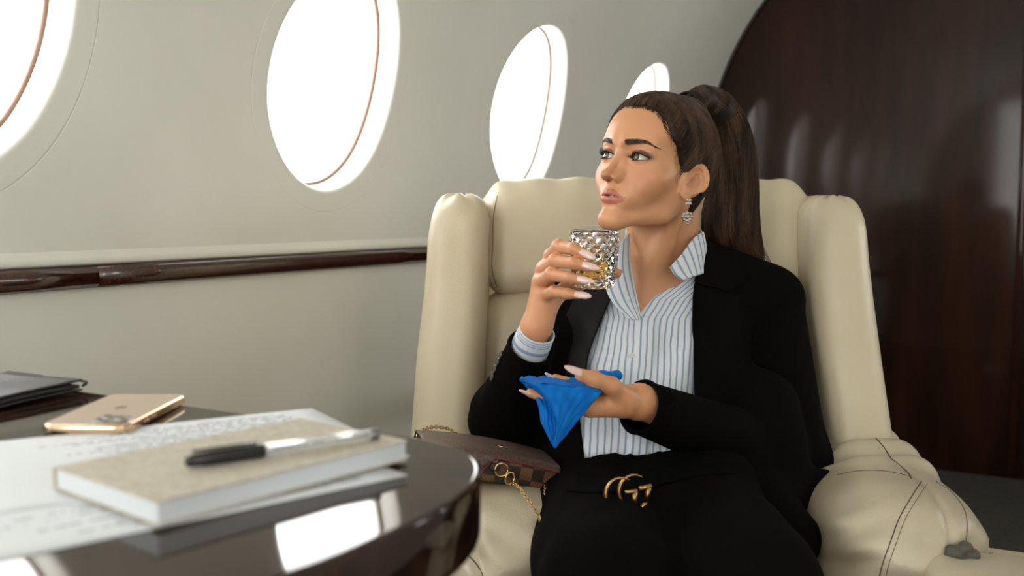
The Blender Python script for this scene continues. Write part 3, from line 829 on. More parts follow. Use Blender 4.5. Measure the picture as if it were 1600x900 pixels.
def ear_fn(Q, sx):
    P = np.stack([Q[..., 0] * sx - .0735, Q[..., 1] + .0100, Q[..., 2] + .0180], -1)
    # the ear leans back and stands off the head
    t = .34; y = P[..., 1] * math.cos(t) + P[..., 2] * math.sin(t); z = -P[..., 1] * math.sin(t) + P[..., 2] * math.cos(t)
    fl = .52; x = P[..., 0] + y * fl        # flare outwards towards the back
    E = np.stack([x, y, z], -1)
    taper = np.where(z < 0, 1 + .28 * np.clip(-z / .03, 0, 1), 1)
    k = np.sqrt((y * taper / .0195)**2 + (z / .0295)**2)
    rim = np.sqrt(np.maximum(((k - .86) * .0185)**2 + (x - .0025)**2, 1e-12)) - .0030
    rim = np.maximum(rim, -(z + .020 + y * .6) * .6)
    bowl = ell(E, (-.0035, 0, 0), (.0052, .0185, .0290))
    bowl = np.maximum(bowl, -ell(E, (.0045, -.0005, -.0050), (.0062, .0085, .0120)))
    bowl = smax(bowl, -ell(E, (.0040, -.0020, .0150), (.0042, .0080, .0085)), .003)
    anti = np.sqrt(np.maximum(((np.sqrt(((y + .002) / .0100)**2 + ((z + .003) / .0175)**2) - 1) * .012)**2 + (x - .0012)**2, 1e-12)) - .0021
    anti = np.maximum(anti, (y - .006) * .8)
    lobe = ell(E, (.0008, .0035, -.0260), (.0035, .0075, .0080)); trag = ell(E, (.0018, .0115, -.0070), (.0030, .0035, .0052))
    d = smin(bowl, rim, .0025); d = smin(d, anti, .002); d = smin(d, lobe, .005); d = smin(d, trag, .003)
    return d * .75
NK = [HO + V(*p) for p in ((.030, .052, -.040), (.027, .078, -.095), (.018, .084, -.150), (.012, .100, -.215), (.004, .130, -.27))]
def neck_fn(P):
    d = chain(P, NK, [.050, .050, .052, .060, .07], .03)
    # the two cords running from behind the ears to the pit of the throat
    pit = HO + V(-.004, .035, -.200)
    for e in (hl((.042, -.028, -.055)), hl((-.042, -.028, -.055))):
        d = smin(d, cone(P, e, pit + V(0, .004, 0), .014, .009), .034)
    return d
def chest_fn(P):
    pit = CH['pit']
    d = ell(P, pit + V(.010, .085, -.16), (.150, .082, .17))
    for s in (-1, 1):
        d = smin(d, cone(P, pit + V(s * .016, .003, -.004), pit + V(s * .135 + .02, .055, .012), .0085, .009), .020)   # collar bones
        d = smin(d, ell(P, pit + V(s * .066 + .012, .034, -.150), (.060, .052, .060)), .03)
    d = smin(d, cone(P, pit + V(.02, .09, .04), pit + V(.16, .10, -.01), .045, .04), .05)
    d = smin(d, cone(P, pit + V(.02, .09, .04), pit + V(-.12, .10, -.01), .045, .04), .05)
    d = smax(d, -ell(P, pit + V(0, -.014, .006), (.012, .014, .012)), .014)
    return d
def head_skin(P):
    Q = (P - HOf) @ HBf.T
    d = face_fn(Q)
    d = smin(d, ear_fn(Q, 1), .004)
    d = smin(d, ear_fn(Q, -1), .004)
    d = smin(d, neck_fn(P), .020)
    return smin(d, chest_fn(P), .03)
def hair_line(Q):
    """> 0 where the scalp carries hair (head frame)"""
    a = np.abs(Q[..., 0]); b = Q[..., 1]; c = Q[..., 2]
    # hairline runs over the forehead, down the temple, in front of and behind the ear, to the nape
    line = np.interp(a, [0, .020, .040, .055, .066, .080], [.073, .074, .068, .054, .030, .0])
    front = c - line                                   # over the forehead
    bl = np.interp(c, [-.09, -.06, -.035, -.02, .0, .02, .045, .07], [-.055, -.044, -.014, .012, .021, .031, .050, .062])
    side = bl - b
    return np.maximum(np.minimum(front, b - .03 + 1), -1) if False else np.where(b > .058, front, np.maximum(side, front))
def scalp_fn(P):
    Q = (P - HOf) @ HBf.T
    a = np.abs(Q[..., 0]); S_ = np.stack([a, Q[..., 1], Q[..., 2]], -1)
    d = ell(S_, (0, -.018, .028), (.0750, .0960, .0820))
    d = smin(d, ell(S_, (0, .026, .034), (.0610, .0590, .0590)), .035)
    d = smin(d, ell(S_, (0, -.045, -.030), (.050, .040, .055)), .03)
    d = smin(d, ell(S_, (0, -.052, .100), (.024, .024, .014)), .022)              # tie of the ponytail
    hlv = hair_line(Q)
    th = .0042 * np.clip(hlv / .020, -1.2, 1)
    cutc = -hlv * .5
    ear = ell(Q, (.082, -.014, -.020), (.020, .0215, .0320)); ear2 = ell(Q, (-.082, -.014, -.020), (.020, .0215, .0320))
    groove = .00035 * np.sin(np.arctan2(Q[..., 2] - .03 + .25 * (Q[..., 1] + .05), Q[..., 1] + .06) * 120 + a * 40)
    d = d - th + groove * np.clip(hlv / .02, 0, 1)
    d = smax(d, cutc, .004)
    return smax(smax(d, -ear, .004), -ear2, .004) * .85
SKIN = np.array(srgb(208, 150, 110)); 
def skin_cols(v):
    """pigment: lips, brows, blusher, eye shadow, freckles; painted shade on cheek, in ear and nostrils"""
    Q = (v - HO) @ HB.T; a = np.abs(Q[:, 0]); b = Q[:, 1]; c = Q[:, 2]
    col = np.tile(SKIN, (len(v), 1))
    def mix(m, rgb): m = np.clip(m, 0, 1)[:, None]; col[:] = col * (1 - m) + np.array(rgb) * m
    ss = lambda x, e0, e1: (lambda t: t * t * (3 - 2 * t))(np.clip((x - e0) / (e1 - e0), 0, 1))
    head = (b > .0) & (c > -.12) & (c < .12)
    g = lambda x0, y0, sx_, sy_: np.exp(-((a - x0) / sx_)**2 - ((c - y0) / sy_)**2) * head
    mix(.40 * g(.048, -.036, .018, .012) * (b > .02), srgb(196, 108, 84))            # blusher
    mix(.30 * g(.0, -.036, .010, .010) * (b > .09), srgb(204, 130, 100))
    mix(.30 * g(.055, -.060, .02, .012), srgb(168, 112, 80))  # brown shading of cheek and jaw painted in
    # eye make-up
    for i, sx in enumerate((-1, 1)):
        x = (Q[:, 0] * sx - EX) / EW; m = head & (b > .05) & (Q[:, 0] * sx > 0)
        up, lo, _ = lids(Q, sx); cz = c - EZ
        sh_ = ss(cz, up - .001, up + .001) * (1 - ss(cz, up + .003, up + .0100)) * (1 - ss(np.abs(x), .9, 1.35))
        mix(.70 * sh_ * m, srgb(120, 72, 48))
        out = np.exp(-((x - 1.05) / .30)**2 - ((cz - .0020) / .0045)**2); mix(.80 * out * m, srgb(70, 44, 34))
        ln_ = (np.exp(-((cz - up) / .0012)**2)) * (np.abs(x) < 1.05); mix(.95 * ln_ * m, srgb(18, 12, 10))
        l2 = (np.exp(-((cz - lo) / .0013)**2)) * (np.abs(x) < 1.0) * (x > -.6); mix(.8 * l2 * m, srgb(50, 30, 24))
        # brow
        bx = (Q[:, 0] * sx - .0335) / .0215
        mid = brow_mid(bx)
        wdt = np.interp(bx, [-1, -.8, 0, .4, 1.0], [.0038, .0044, .0040, .0030, .0006])
        br = (1 - ss(np.abs(c - mid), wdt * .75, wdt * 1.15)) * (1 - ss(np.abs(bx), .93, 1.02)); mix(.92 * br * m, srgb(62, 42, 32))
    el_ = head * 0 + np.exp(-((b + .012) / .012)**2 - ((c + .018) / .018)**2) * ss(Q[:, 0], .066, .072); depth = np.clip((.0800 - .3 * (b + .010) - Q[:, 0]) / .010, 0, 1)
    mix(.75 * el_ * depth, srgb(150, 84, 62))  # ear hollow: redness plus its shade painted into the colour
    # lips
    x = a / .0262
    top = -.0558 - .0146 * np.clip(x, 0, 1)**2.2 - .0012 * np.exp(-(x / .14)**2)
    bot = -.0795 + .0086 * np.clip(x, 0, 1)**2.1
    lip = ss(c, bot - .0006, bot + .0006) * (1 - ss(c, top - .0006, top + .0006)) * (1 - ss(x, .88, 1.0)) * (b > .07)
    mix(.88 * lip, srgb(178, 98, 86))
    mix(.5 * ss(-np.abs(c + .0664), -.0010, -.0002) * (x < 1) * (b > .07) * (b < .086), srgb(90, 40, 34))
    # nostrils: shade inside the openings painted dark brown
    mix(.85 * np.exp(-((a - .0072) / .0032)**2 - ((c + .0440) / .0028)**2) * (b > .088) , srgb(70, 34, 24))
    # moles
    for p in ((.038, .0, -.048), (.047, 0, -.058), (.030, 0, -.080)):
        mix(.32 * np.exp(-((Q[:, 0] - p[0])**2 + (c - p[2])**2) / .0009**2) * (b > .03), srgb(90, 56, 42))
    # under the hair the scalp is dark
    return col
# ------------------------------------------------------------------ the woman: trunk, hands
def core_fn(P):
    """trunk under the clothes, leaning back in the chair"""
    d = ell(P, at(1030, 560, 1.665), (.145, .098, .15))
    d = smin(d, ell(P, at(972, 572, 1.605), (.058, .052, .062)), .04)
    d = smin(d, ell(P, at(1078, 572, 1.605), (.058, .052, .062)), .04)
    d = smin(d, ell(P, at(1000, 670, 1.575), (.128, .098, .13)), .05)
    d = smin(d, ell(P, at(1008, 745, 1.52), (.165, .115, .095)), .05)
    nb = at(1042, 425, 1.685)
    d = smin(d, cone(P, nb, at(1192, 468, 1.71), .050, .046), .05)
    d = smin(d, cone(P, nb, at(896, 490, 1.70), .050, .046), .05)
    d = smin(d, ell(P, at(1030, 490, 1.675), (.12, .075, .07)), .04)
    return d
def chest_fn(P):
    pit = at(1022, 452, 1.612)
    d = core_fn(P) + .004
    for s in (-1, 1):
        d = smin(d, cone(P, pit + V(s * .014, .002, -.002), pit + V(s * .12 + .012, .050, .018), .0075, .009), .020)
    d = smax(d, -ell(P, pit + V(0, -.016, .004), (.011, .014, .012)), .014)
    return d
def A_(*l): return [at(*p) for p in l]
RH = [  # her right hand: knuckle, middle joint, end joint, tip of every finger
    (A_((862, 400, 1.452), (873, 386, 1.398), (897, 389, 1.364), (914, 398, 1.357)), (.0106, .0094, .0083, .0065)),
    (A_((850, 421, 1.455), (868, 408, 1.392), (897, 411, 1.357), (920, 417, 1.351)), (.0108, .0096, .0085, .0066)),
    (A_((845, 441, 1.455), (862, 429, 1.394), (890, 434, 1.360), (911, 438, 1.354)), (.0106, .0092, .0081, .0064)),
    (A_((849, 462, 1.450), (866, 456, 1.402), (888, 459, 1.374), (905, 461, 1.368)), (.0098, .0082, .0072, .0056))]
RT = (A_((858, 470, 1.455), (884, 452, 1.470), (928, 435, 1.462), (963, 427, 1.444)), (.0150, .0115, .0098, .0075))
RW, RWr = A_((836, 517, 1.447), (800, 600, 1.52)), (.0205, .030)
def rhand_fn(P):
    wr = RW[0]
    d = cone(P, wr, RW[1], RWr[0], RWr[1])
    palm = None
    for pts, rs in RH:
        e = cone(P, wr + (pts[0] - wr) * .12, pts[0], .0150, rs[0]); palm = e if palm is None else smin(palm, e, .010)
    palm = smin(palm, cone(P, at(850, 497, 1.443), RT[0][0], .0150, EW), .014)
    d = smin(d, palm, .016)
    fing = None
    for pts, rs in RH:
        e = chain(P, pts, rs, .003)
        e = smin(e, sph(P, pts[1] + V(0, -.001, .0012), rs[1] + .0004), .004)
        fing = e if fing is None else smin(fing, e, .0016)
    fing = smin(fing, chain(P, *RT, .004), .002)
    return smin(d, fing, .007)
LH = [
    (A_((922, 636, 1.338), (884, 629, 1.326), (852, 620, 1.320), (829, 614, 1.318)), (.0102, .0090, .0080, .0062)),
    (A_((922, 625, 1.357), (884, 615, 1.352), (858, 608, 1.346), (838, 604, 1.342)), (.0104, .0090, .0080, .0062)),
    (A_((926, 617, 1.376), (899, 604, 1.378), (882, 597, 1.376), (868, 591, 1.374)), (.0100, .0086, .0076, .0060)),
    (A_((934, 612, 1.396), (910, 606, 1.400), (896, 603, 1.398), (886, 600, 1.396)), (.0090, .0076, .0068, .0052))]
LT = (A_((975, 622, 1.352), (955, 603, 1.330), (928, 593, 1.318), (908, 586, 1.312)), (.0160, .0118, .0108, .0085))
LW, LWr = A_((1004, 628, 1.383), (1098, 674, 1.462)), (.0235, .028)
def lhand_fn(P):
    wr = LW[0]; d = cone(P, wr, LW[1], LWr[0], LWr[1])
    palm = None
    for pts, rs in LH:
        e = cone(P, wr + (pts[0] - wr) * .15, pts[0], .0165, rs[0] + .001); palm = e if palm is None else smin(palm, e, .012)
    palm = smin(palm, cone(P, at(992, 630, 1.368), LT[0][0], .0180, .0175), .014)
    palm = smin(palm, cone(P, at(975, 632, 1.355), LH[0][0][0], .0165, .0115), .012)
    d = smin(d, palm, .016); fing = None
    for pts, rs in LH:
        e = chain(P, pts, rs, .003); fing = e if fing is None else smin(fing, e, .0016)
    fing = smin(fing, chain(P, *LT, .006), .003)
    return smin(d, fing, .008)
HIPS = (V(.285, 1.50, .515), V(.085, 1.49, .515))
LEGS = [ [V(.275, 1.48, .488), V(.285, 1.14, .492), V(.27, 1.00, .10)], [V(.112, 1.49, .486), V(.112, 1.13, .500), V(.10, .99, .10)] ]
def limbs_fn(P):
    d = core_fn(P) + .012
    for L in LEGS:
        d = smin(d, cone(P, L[0], L[1], .078, .055), .03); d = smin(d, cone(P, L[1], L[2], .052, .034), .02)
        d = smin(d, cone(P, L[2], L[2] + V(0, -.10, -.05), .032, .026), .02)
    for sh_, el, wr in ((at(1200, 475, 1.71), at(1232, 728, 1.60), LW[0]), (at(893, 495, 1.70), at(784, 655, 1.57), RW[0])):
        d = smin(d, cone(P, sh_ + V(0, .01, -.02), el, .034, .034), .03); d = smin(d, cone(P, el, wr, .036, .021), .015)
    d = smin(d, chain(P, NK, [.045, .043, .044, .050, .06], .03), .03)
    return d
def nail(mb, p, d, n, L=.024, w=.0098, curl=.10):
    """long tapered fingernail from p along d, face towards n"""
    d = unit(d); n = unit(n - d * np.dot(n, d)); s = np.cross(d, n); K, J = 9, 12; v = []
    for side in (1, 0):
        for j in range(J + 1):
            t = j / J; ww = w * .5 * (.80 + .22 * math.sin(min(t * 2.2, 1) * PI / 2)) * (1 if t < .5 else (1 - ((t - .5) / .5)**2.2 * .78))
            for k in range(K + 1):
                a = (k / K * 2 - 1) * 1.05
                v.append(p + d * (L * t) + s * (ww * math.sin(a) / math.sin(1.05)) + n * ((math.cos(a) - .75) * ww * .85 - curl * L * t * t * .5 - (0 if side else .0007)))
    m = (K + 1) * (J + 1); f = []
    for j in range(J):
        for k in range(K):
            q = (j * (K + 1) + k, j * (K + 1) + k + 1, (j + 1) * (K + 1) + k + 1, (j + 1) * (K + 1) + k); f.append(q[::-1]); f.append(tuple(x + m for x in q))
    bd = list(range(K + 1)) + [j * (K + 1) + K for j in range(1, J + 1)] + [J * (K + 1) + k for k in range(K - 1, -1, -1)] + [j * (K + 1) for j in range(J - 1, 0, -1)]
    for a, b in zip(bd, bd[1:] + bd[:1]): f.append((a, b, b + m, a + m))
    return mb.add(v, f)
def hand_cols(v, n):
    col = np.tile(SKIN * V(1.02, .98, .96), (n, 1))
    for pts, rs in RH + LH:
        for j in (0, 1, 2):
            g = np.exp(-((v - pts[j])**2).sum(1) / .0075**2)[:, None] * .22; col = col * (1 - g) + np.array(srgb(202, 128, 100)) * g
    return col
M_skin = pbr('skin', SKIN, .42, attr=True, sss=.12, bump=.08, bscale=700, bump_dist=.0004)
M_nail = pbr('pink_nail_polish', srgb(232, 196, 190), .18, coat=.8)
def woman_body(root):
    vs, fs, cs, n = [], [], [], 0
    for fn, lo, hi, res, cf in (
        (head_skin, HO - V(.13, .13, .26), HO + V(.15, .20, .14), .0014, skin_cols),
        (rhand_fn, V(-.02, 1.33, .70), V(.17, 1.55, .94), .0013, None),
        (lhand_fn, V(.0, 1.28, .62), V(.26, 1.47, .76), .0013, None),
        (limbs_fn, V(-.14, .85, .0), V(.56, 1.85, .98), .011, None)):
        v, f = sdf_mesh(fn, lo, hi, res)
        if fn is limbs_fn: c = np.tile(SKIN, (len(v), 1))
        else: c = cf(v) if cf else hand_cols(v, len(v))
        vs.append(v); fs.append(f + n); cs.append(c); n += len(v)
    mesh('body', np.vstack(vs), np.vstack(fs), M_skin, root, col=np.vstack(cs))
    for (pts, rs) in RH:
        d = pts[3] - pts[2]; nn = unit(V(.0, -1, .25)); mb = MB()
        nail(mb, pts[2] + d * .55 + nn * (rs[3] + .0004), d + V(.004, -.001, -.001), nn); mb.build('fingernail', M_nail, root)
    for i, (pts, rs) in enumerate(LH):
        d = pts[3] - pts[2]; nn = unit(V(-.15, -.55, -.8)); mb = MB()
        nail(mb, pts[2] + d * .75 + nn * (rs[3] * .8), d + V(0, 0, .003), nn, .022); mb.build('fingernail', M_nail, root)
    d = LT[0][3] - LT[0][2]; mb = MB(); nn = unit(V(-.15, -.72, .68)); nail(mb, LT[0][2] + d * .50 + nn * .0082, d, nn, .034, .0125, .05); mb.build('fingernail', M_nail, root)
    d = RT[0][3] - RT[0][2]; mb = MB(); nn = unit(V(.3, .9, .2)); nail(mb, RT[0][2] + d * .6 + nn * .0078, d, nn, .024, .011); mb.build('fingernail', M_nail, root)
    # eyes
    for i, sx in enumerate((-1, 1)):
        e = hl(EYES[i]); g = unit(V(-.16, .985, .02)) @ HB
        s = unit(np.cross(g, V(0, 0, 1))); u = np.cross(s, g)
        prof_ = []; cols = []
        for k in range(37):
            a = PI * k / 36; r = ER + (.0007 * max(0, math.cos(a) - .86) / .14 if a < .54 else 0)
            prof_.append((r * math.sin(a) + 1e-6, r * math.cos(a)))
            dg = math.degrees(a)
            cols.append((.004, .004, .004) if dg < 11 else srgb(96, 84, 58) if dg < 22 else srgb(64, 62, 50) if dg < 27 else srgb(34, 30, 26) if dg < 30 else srgb(196, 184, 174))
        Mx = np.eye(4); Mx[:3, 0] = s; Mx[:3, 1] = u; Mx[:3, 2] = g; Mx[:3, 3] = e
        v, f = lathe(prof_, 32, Mx); mesh('eye', v, [q[::-1] for q in f], M_eye, root, col=np.repeat(np.array(cols), 32, 0))
        mb = MB(); rnd = random.Random(4 + i)
        for k in range(46):
            x = -.85 + 1.85 * k / 45; q = V(sx * (EX + EW * x), 0, 0); up, lo, _ = lids(q[None], sx); z = float(up[0])
            yb = EYES[i][1] + math.sqrt(max(1e-6, (ER + .0012)**2 - (EW * x)**2 - z * z)); z += EZ
            L = .0046 + .0030 * np.clip(x + .4, 0, 1.4); L *= rnd.uniform(.85, 1.1)
            p0 = V(q[0], yb, z); dx = sx * (.25 * x + .15); pts = [p0, p0 + V(dx * L * .4, L * .55, L * .05), p0 + V(dx * L * .9, L * .85, L * .42), p0 + V(dx * L * 1.2, L * .92, L * .85)]
            pts = np.array([hl(t) for t in spline(pts, 7)]); mb.add(*tube(pts, np.linspace(.00036, .00010, 7), 4))
        for k in range(26):
            x = -.4 + 1.3 * k / 25; q = V(sx * (EX + EW * x), 0, 0); up, lo, _ = lids(q[None], sx); z = float(lo[0])
            yb = EYES[i][1] + math.sqrt(max(1e-6, (ER + .0010)**2 - (EW * x)**2 - z * z)); z += EZ; L = .0038
            p0 = V(q[0], yb, z); pts = [p0, p0 + V(sx * .3 * x * L, L * .6, -L * .4), p0 + V(sx * .6 * x * L, L * .9, -L * .9)]
            mb.add(*tube(np.array([hl(t) for t in spline(pts, 5)]), np.linspace(.00022, .00006, 5), 4))
        mb.build('eyelashes', M_lash, root)
        # brow hairs over the pencilled brow
        mb = MB()
        for k in range(120):
            bx = rnd.uniform(-.98, .92); w_ = np.interp(bx, [-1, -.8, 0, .4, 1.0], [.0030, .0036, .0034, .0026, .0004])
            z = float(brow_mid(bx)) + rnd.uniform(-1, 1) * w_ * .8
            x = sx * (.0335 + .0215 * bx); L = .0055 * (1 - .3 * max(bx, 0)); dz = .0030 * (1 - (bx + 1) / 1.3)
            P0 = np.array([[x, .12, z], [x + sx * L * .5, .12, z + dz * .6], [x + sx * L, .12, z + dz * .7 - .0006 * (bx > .3)]], np.float32)
            for _ in range(25): P0[:, 1] -= np.clip(face_fn(P0) * .8, -.01, .02)
            P0[:, 1] += [.0001, .0007, .0003]
            mb.add(*tube(np.array([hl(t) for t in P0]), np.array([.00022, .00018, .00006]), 3))
        mb.build('eyebrow', M_hair, root)
    # teeth just behind the parted lips
    mb = MB()
    for k in range(-3, 4):
        x = k * .0068 ; y = .0832 - .012 * (x / .02)**2; v, f = rbox(x, y - .0025, -.0630, .0064, .0048, .0075, .0012, 2)
        mb.add(np.array([hl(t) for t in v]), f)
    mb.build('teeth', pbr('teeth', srgb(226, 216, 204), .25), root)
M_eye = pbr('eye', srgb(214, 204, 196), .08, attr=True, coat=1, coat_r=.02)
M_lash = pbr('lash', (.008, .006, .005), .5)
# ------------------------------------------------------------------ the woman: hair
M_hair = pbr('brown_hair', srgb(42, 28, 20), .5, col2=srgb(28, 18, 12), nscale=40, stretch=(1, 1, .15), spec=.25, rough2=.6)
M_hairb = pbr('brown_hair_strands', srgb(98, 70, 50), .42, col2=srgb(42, 28, 19), nscale=60, stretch=(1, 1, .2), spec=.35, rough2=.5)
TIE = V(0, -.052, .110)
PT = A_((1080, 162, 1.655), (1099, 153, 1.69), (1125, 172, 1.73), (1142, 218, 1.750), (1147, 280, 1.757), (1141, 345, 1.755), (1152, 405, 1.765), (1178, 470, 1.79))
PR = [.018, .020, .030, .037, .041, .050, .048, .020]
def hairline_fuzz(sc):
    # fine short hairs that soften the edge of the hair over forehead and temple
    rnd = random.Random(11); mb = MB(); P0 = []
    for k in range(900):
        side = 1 if rnd.random() < .8 else -1; a = rnd.uniform(.0, .073)
        if rnd.random() < .5: q = V(side * a, .11, float(np.interp(a, [0, .020, .040, .055, .066, .080], [.073, .074, .068, .054, .030, .0])) - rnd.uniform(-.002, .004)); ax = 1
        else:
            c = rnd.uniform(-.045, .062); q = V(side * .11, float(np.interp(c, [-.09, -.06, -.035, -.02, .0, .02, .045, .07], [-.055, -.044, -.014, .012, .021, .031, .050, .062])) + rnd.uniform(-.003, .005), c); ax = 0
        P0.append((q, ax, side))
    q0 = np.array([p[0] for p in P0]); AX = np.array([p[1] for p in P0]); SD = np.array([p[2] for p in P0], float)
    d = TIE - q0 * V(.9, .9, 1); d /= ln(d)[:, None]; L = np.array([rnd.uniform(.010, .022) for _ in P0])
    A = q0[:, None] + d[:, None] * L[:, None, None] * np.linspace(0, 1, 5)[None, :, None]
    m1 = AX == 1; A[m1, :, 1] = .11; A[~m1, :, 0] = (SD * .11)[~m1, None]; A = A.astype(np.float32)
    for _ in range(22):
        w_ = (HO + A.astype(float) @ HB).astype(np.float32); dd = np.minimum(face_fn(A), scalp_fn(w_)) - .0003; st = np.clip(dd * .8, -.01, .02)
        A[..., 1] -= st * m1[:, None]; A[..., 0] -= st * (~m1 * SD)[:, None]
    for k in np.where(np.abs(dd).max(1) < .002)[0]:
        mb.add(*tube(A[k].astype(float) @ HB + HO, np.array([.00006, .00016, .00022, .00022, .00018]), 3))
    o = mb.build('hairline', M_hair, sc); o['kind'] = 'stuff'
def hair(root):
    v, f = sdf_mesh(scalp_fn, HO - V(.13, .13, .12), HO + V(.13, .15, .16), .0018)
    sc = mesh('hair', v, f, M_hair, root, label='dark brown hair combed tightly back')
    rnd = random.Random(7); mb = MB()
    # combed strands from the hairline to the tie
    starts = []
    for k in range(16000):
        th = rnd.uniform(0, 2 * PI); ph = math.acos(rnd.uniform(-.85, 1)); q = V(math.sin(ph) * math.cos(th) * .1, math.sin(ph) * math.sin(th) * .12 - .0, math.cos(ph) * .11 + .02)
        starts.append(q)
    Q = np.array(starts, np.float32); 
    def proj(Q, off=.0004):
        cen = np.array([0, -.012, .03], np.float32)
        for _ in range(14):
            P = (HO + Q.astype(float) @ HB).astype(np.float32); d = scalp_fn(P) - off
            n = Q - cen; n /= ln(n)[:, None]; Q = Q - n * np.clip(d, -.01, .01)[:, None]
        return Q, d
    Q, d = proj(Q); Q = Q[(np.abs(d) < .0015) & (hair_line(Q) > .0005) & (Q[:, 1] > -.04)]; hv = hair_line(Q); Q = np.vstack([Q[hv < .014], Q[hv >= .014]])[:4600]
    n = 9; L = [Q]
    for i in range(1, n):
        t = i / (n - 1) * .9; q = Q * (1 - t) + TIE.astype(np.float32) * t; q, _ = proj(q, .0006); L.append(q)
    L = np.stack(L, 1)
    for s in L:
        if (hair_line(s[1:7]) < -.006).any(): continue
        p = spline([hl(x) for x in s[:7]], 9); mb.add(*tube(p, np.array([.00020, .0003, .0003, .0003, .0003, .0003, .0003, .0003, .0002]), 3))
    o = mb.build('combed_strands', M_hairb, sc); o['kind'] = 'stuff'
    # wispy baby hairs at the temple and in front of the ear
    mb = MB()
    for k in range(34):
        c0 = rnd.uniform(-.045, .050); b0 = float(np.interp(c0, [-.06, -.035, -.02, .0, .02, .045, .07], [-.040, -.010, .014, .023, .033, .052, .062])) - .003
        st = V(.068, b0, c0); r = rnd.random()
        if c0 > .0: dr = [V(0, .005, -.001), V(0, .007, -.008), V(0, .000, -.016 - .006 * r)]
        else: dr = [V(0, .005, -.005), V(0, .006, -.014), V(0, -.001, -.024 - .010 * r)]
        P0 = np.array([st] + [st + x * rnd.uniform(.5, 1.1) for x in dr], np.float32); P0[:, 0] = .11
        for _ in range(30): P0[:, 0] -= np.clip(face_fn(P0) * .8, -.01, .02)
        P0[:, 0] += .0004; P0 = spline([hl(x) for x in P0.astype(float)], 9)
        mb.add(*tube(P0, np.linspace(.00016, .00005, 9), 3))
    o = mb.build('baby_hairs', M_hair, sc); o['kind'] = 'stuff'
    # ponytail: inner volume and outer strands
    def pony(P):
        d = chain(P, PT, [r * .86 for r in PR], .02)
        return d * .9
    lo = np.min(PT, 0) - .05; hi = np.max(PT, 0) + .05
    v, f = sdf_mesh(pony, lo, hi, .004); pt = mesh('ponytail', v, f, M_hair, root, label='long straight high ponytail')
    mb = MB(); path = spline(PT, 40); rad = np.interp(np.linspace(0, 1, 40), np.linspace(0, 1, 8), PR)
    T = np.gradient(path, axis=0); T /= ln(T)[:, None]; X = np.cross(T, V(0, 1, 0)); X /= ln(X)[:, None]; Y = np.cross(T, X)
    for k in range(3000):
        a = rnd.uniform(0, 2 * PI); rr = .80 + .22 * rnd.random(); end = rnd.randint(30, 40); w0 = rnd.uniform(-.25, .25); n = 18
        idx = np.linspace(0, end - 1, n).astype(int); t = idx / 39
        aa = a + w0 * t * 2 + .15 * np.sin(t * 6 + k); p = path[idx] + (X[idx] * np.cos(aa)[:, None] + Y[idx] * np.sin(aa)[:, None]) * (rad[idx] * (rr + .03 * np.sin(t * 9 + k * 1.7)))[:, None]
        mb.add(*tube(p, np.linspace(.00045, .0003, n), 3))
    for k in range(120):     # strands that leave the tail and sweep out over the shoulder
        a = rnd.uniform(0, 2 * PI); st = path[24] + V(.030 * math.cos(a), .03 * math.sin(a), 0); e = rnd.uniform(0, 1)
        pts = [st, st + V(.006, 0, -.05), st + V(.010 + .015 * e, -.01, -.10), st + V(.02 + .035 * e, -.02, -.150 - .02 * rnd.random())]
        mb.add(*tube(spline(pts, 10), np.linspace(.0005, .0002, 10), 3))
    o = mb.build('ponytail_strands', M_hairb, pt); o['kind'] = 'stuff'
    # lock wound round the base of the tail
    mb = MB()
    for j in range(26):
        r0 = .0205 + .0015 * rnd.random(); off = (j - 13) * .0008; tw = rnd.uniform(0, 6)
        c = hl(TIE) + V(.004, .008, 0); ax = unit(PT[2] - PT[0] + V(0, 0, .02)); e1 = unit(np.cross(ax, V(0, 1, 0))); e2 = np.cross(ax, e1)
        a = np.linspace(0, 2 * PI, 28); pts = c + ax * (off + .0015 * np.sin(a * 2 + tw))[:, None] + (e1 * np.cos(a)[:, None] + e2 * np.sin(a)[:, None]) * r0
        mb.add(*tube(pts, .0012, 4))
    mb.build('hair_wrap', M_hair, pt)
    hairline_fuzz(sc)
# ------------------------------------------------------------------ the woman: clothes
def xl_of(z):    # inner edges of the blazer fronts (x at height z)
    zz = [at(*p)[2] for p in EL]; xx = [at(*p)[0] for p in EL]; return np.interp(z, zz[::-1], xx[::-1])
EL = [(985, 385, 1.60), (950, 455, 1.56), (925, 520, 1.54), (911, 580, 1.52), (907, 650, 1.48), (914, 720, 1.43), (925, 760, 1.40)]
ERt = [(1090, 370, 1.62), (1087, 440, 1.58), (1084, 520, 1.55), (1086, 600, 1.53), (1092, 680, 1.50), (1110, 760, 1.42)]
def xr_of(z):
    zz = [at(*p)[2] for p in ERt]; xx = [at(*p)[0] for p in ERt]; return np.interp(z, zz[::-1], xx[::-1])
SLR = A_((897, 500, 1.70), (790, 652, 1.565), (830, 543, 1.460))
SLL = A_((1200, 480, 1.71), (1236, 722, 1.595), (1001, 636, 1.383))
def wrinkle(P, s=1.0):
    x, y, z = P[..., 0], P[..., 1], P[..., 2]
    return s * (.0012 * np.sin(x * 55 + z * 38 + 3 * np.sin(z * 17)) + .0010 * np.sin(z * 80 - x * 42 + 2 * np.sin(x * 25)) + .0006 * np.sin(x * 130 + z * 60))
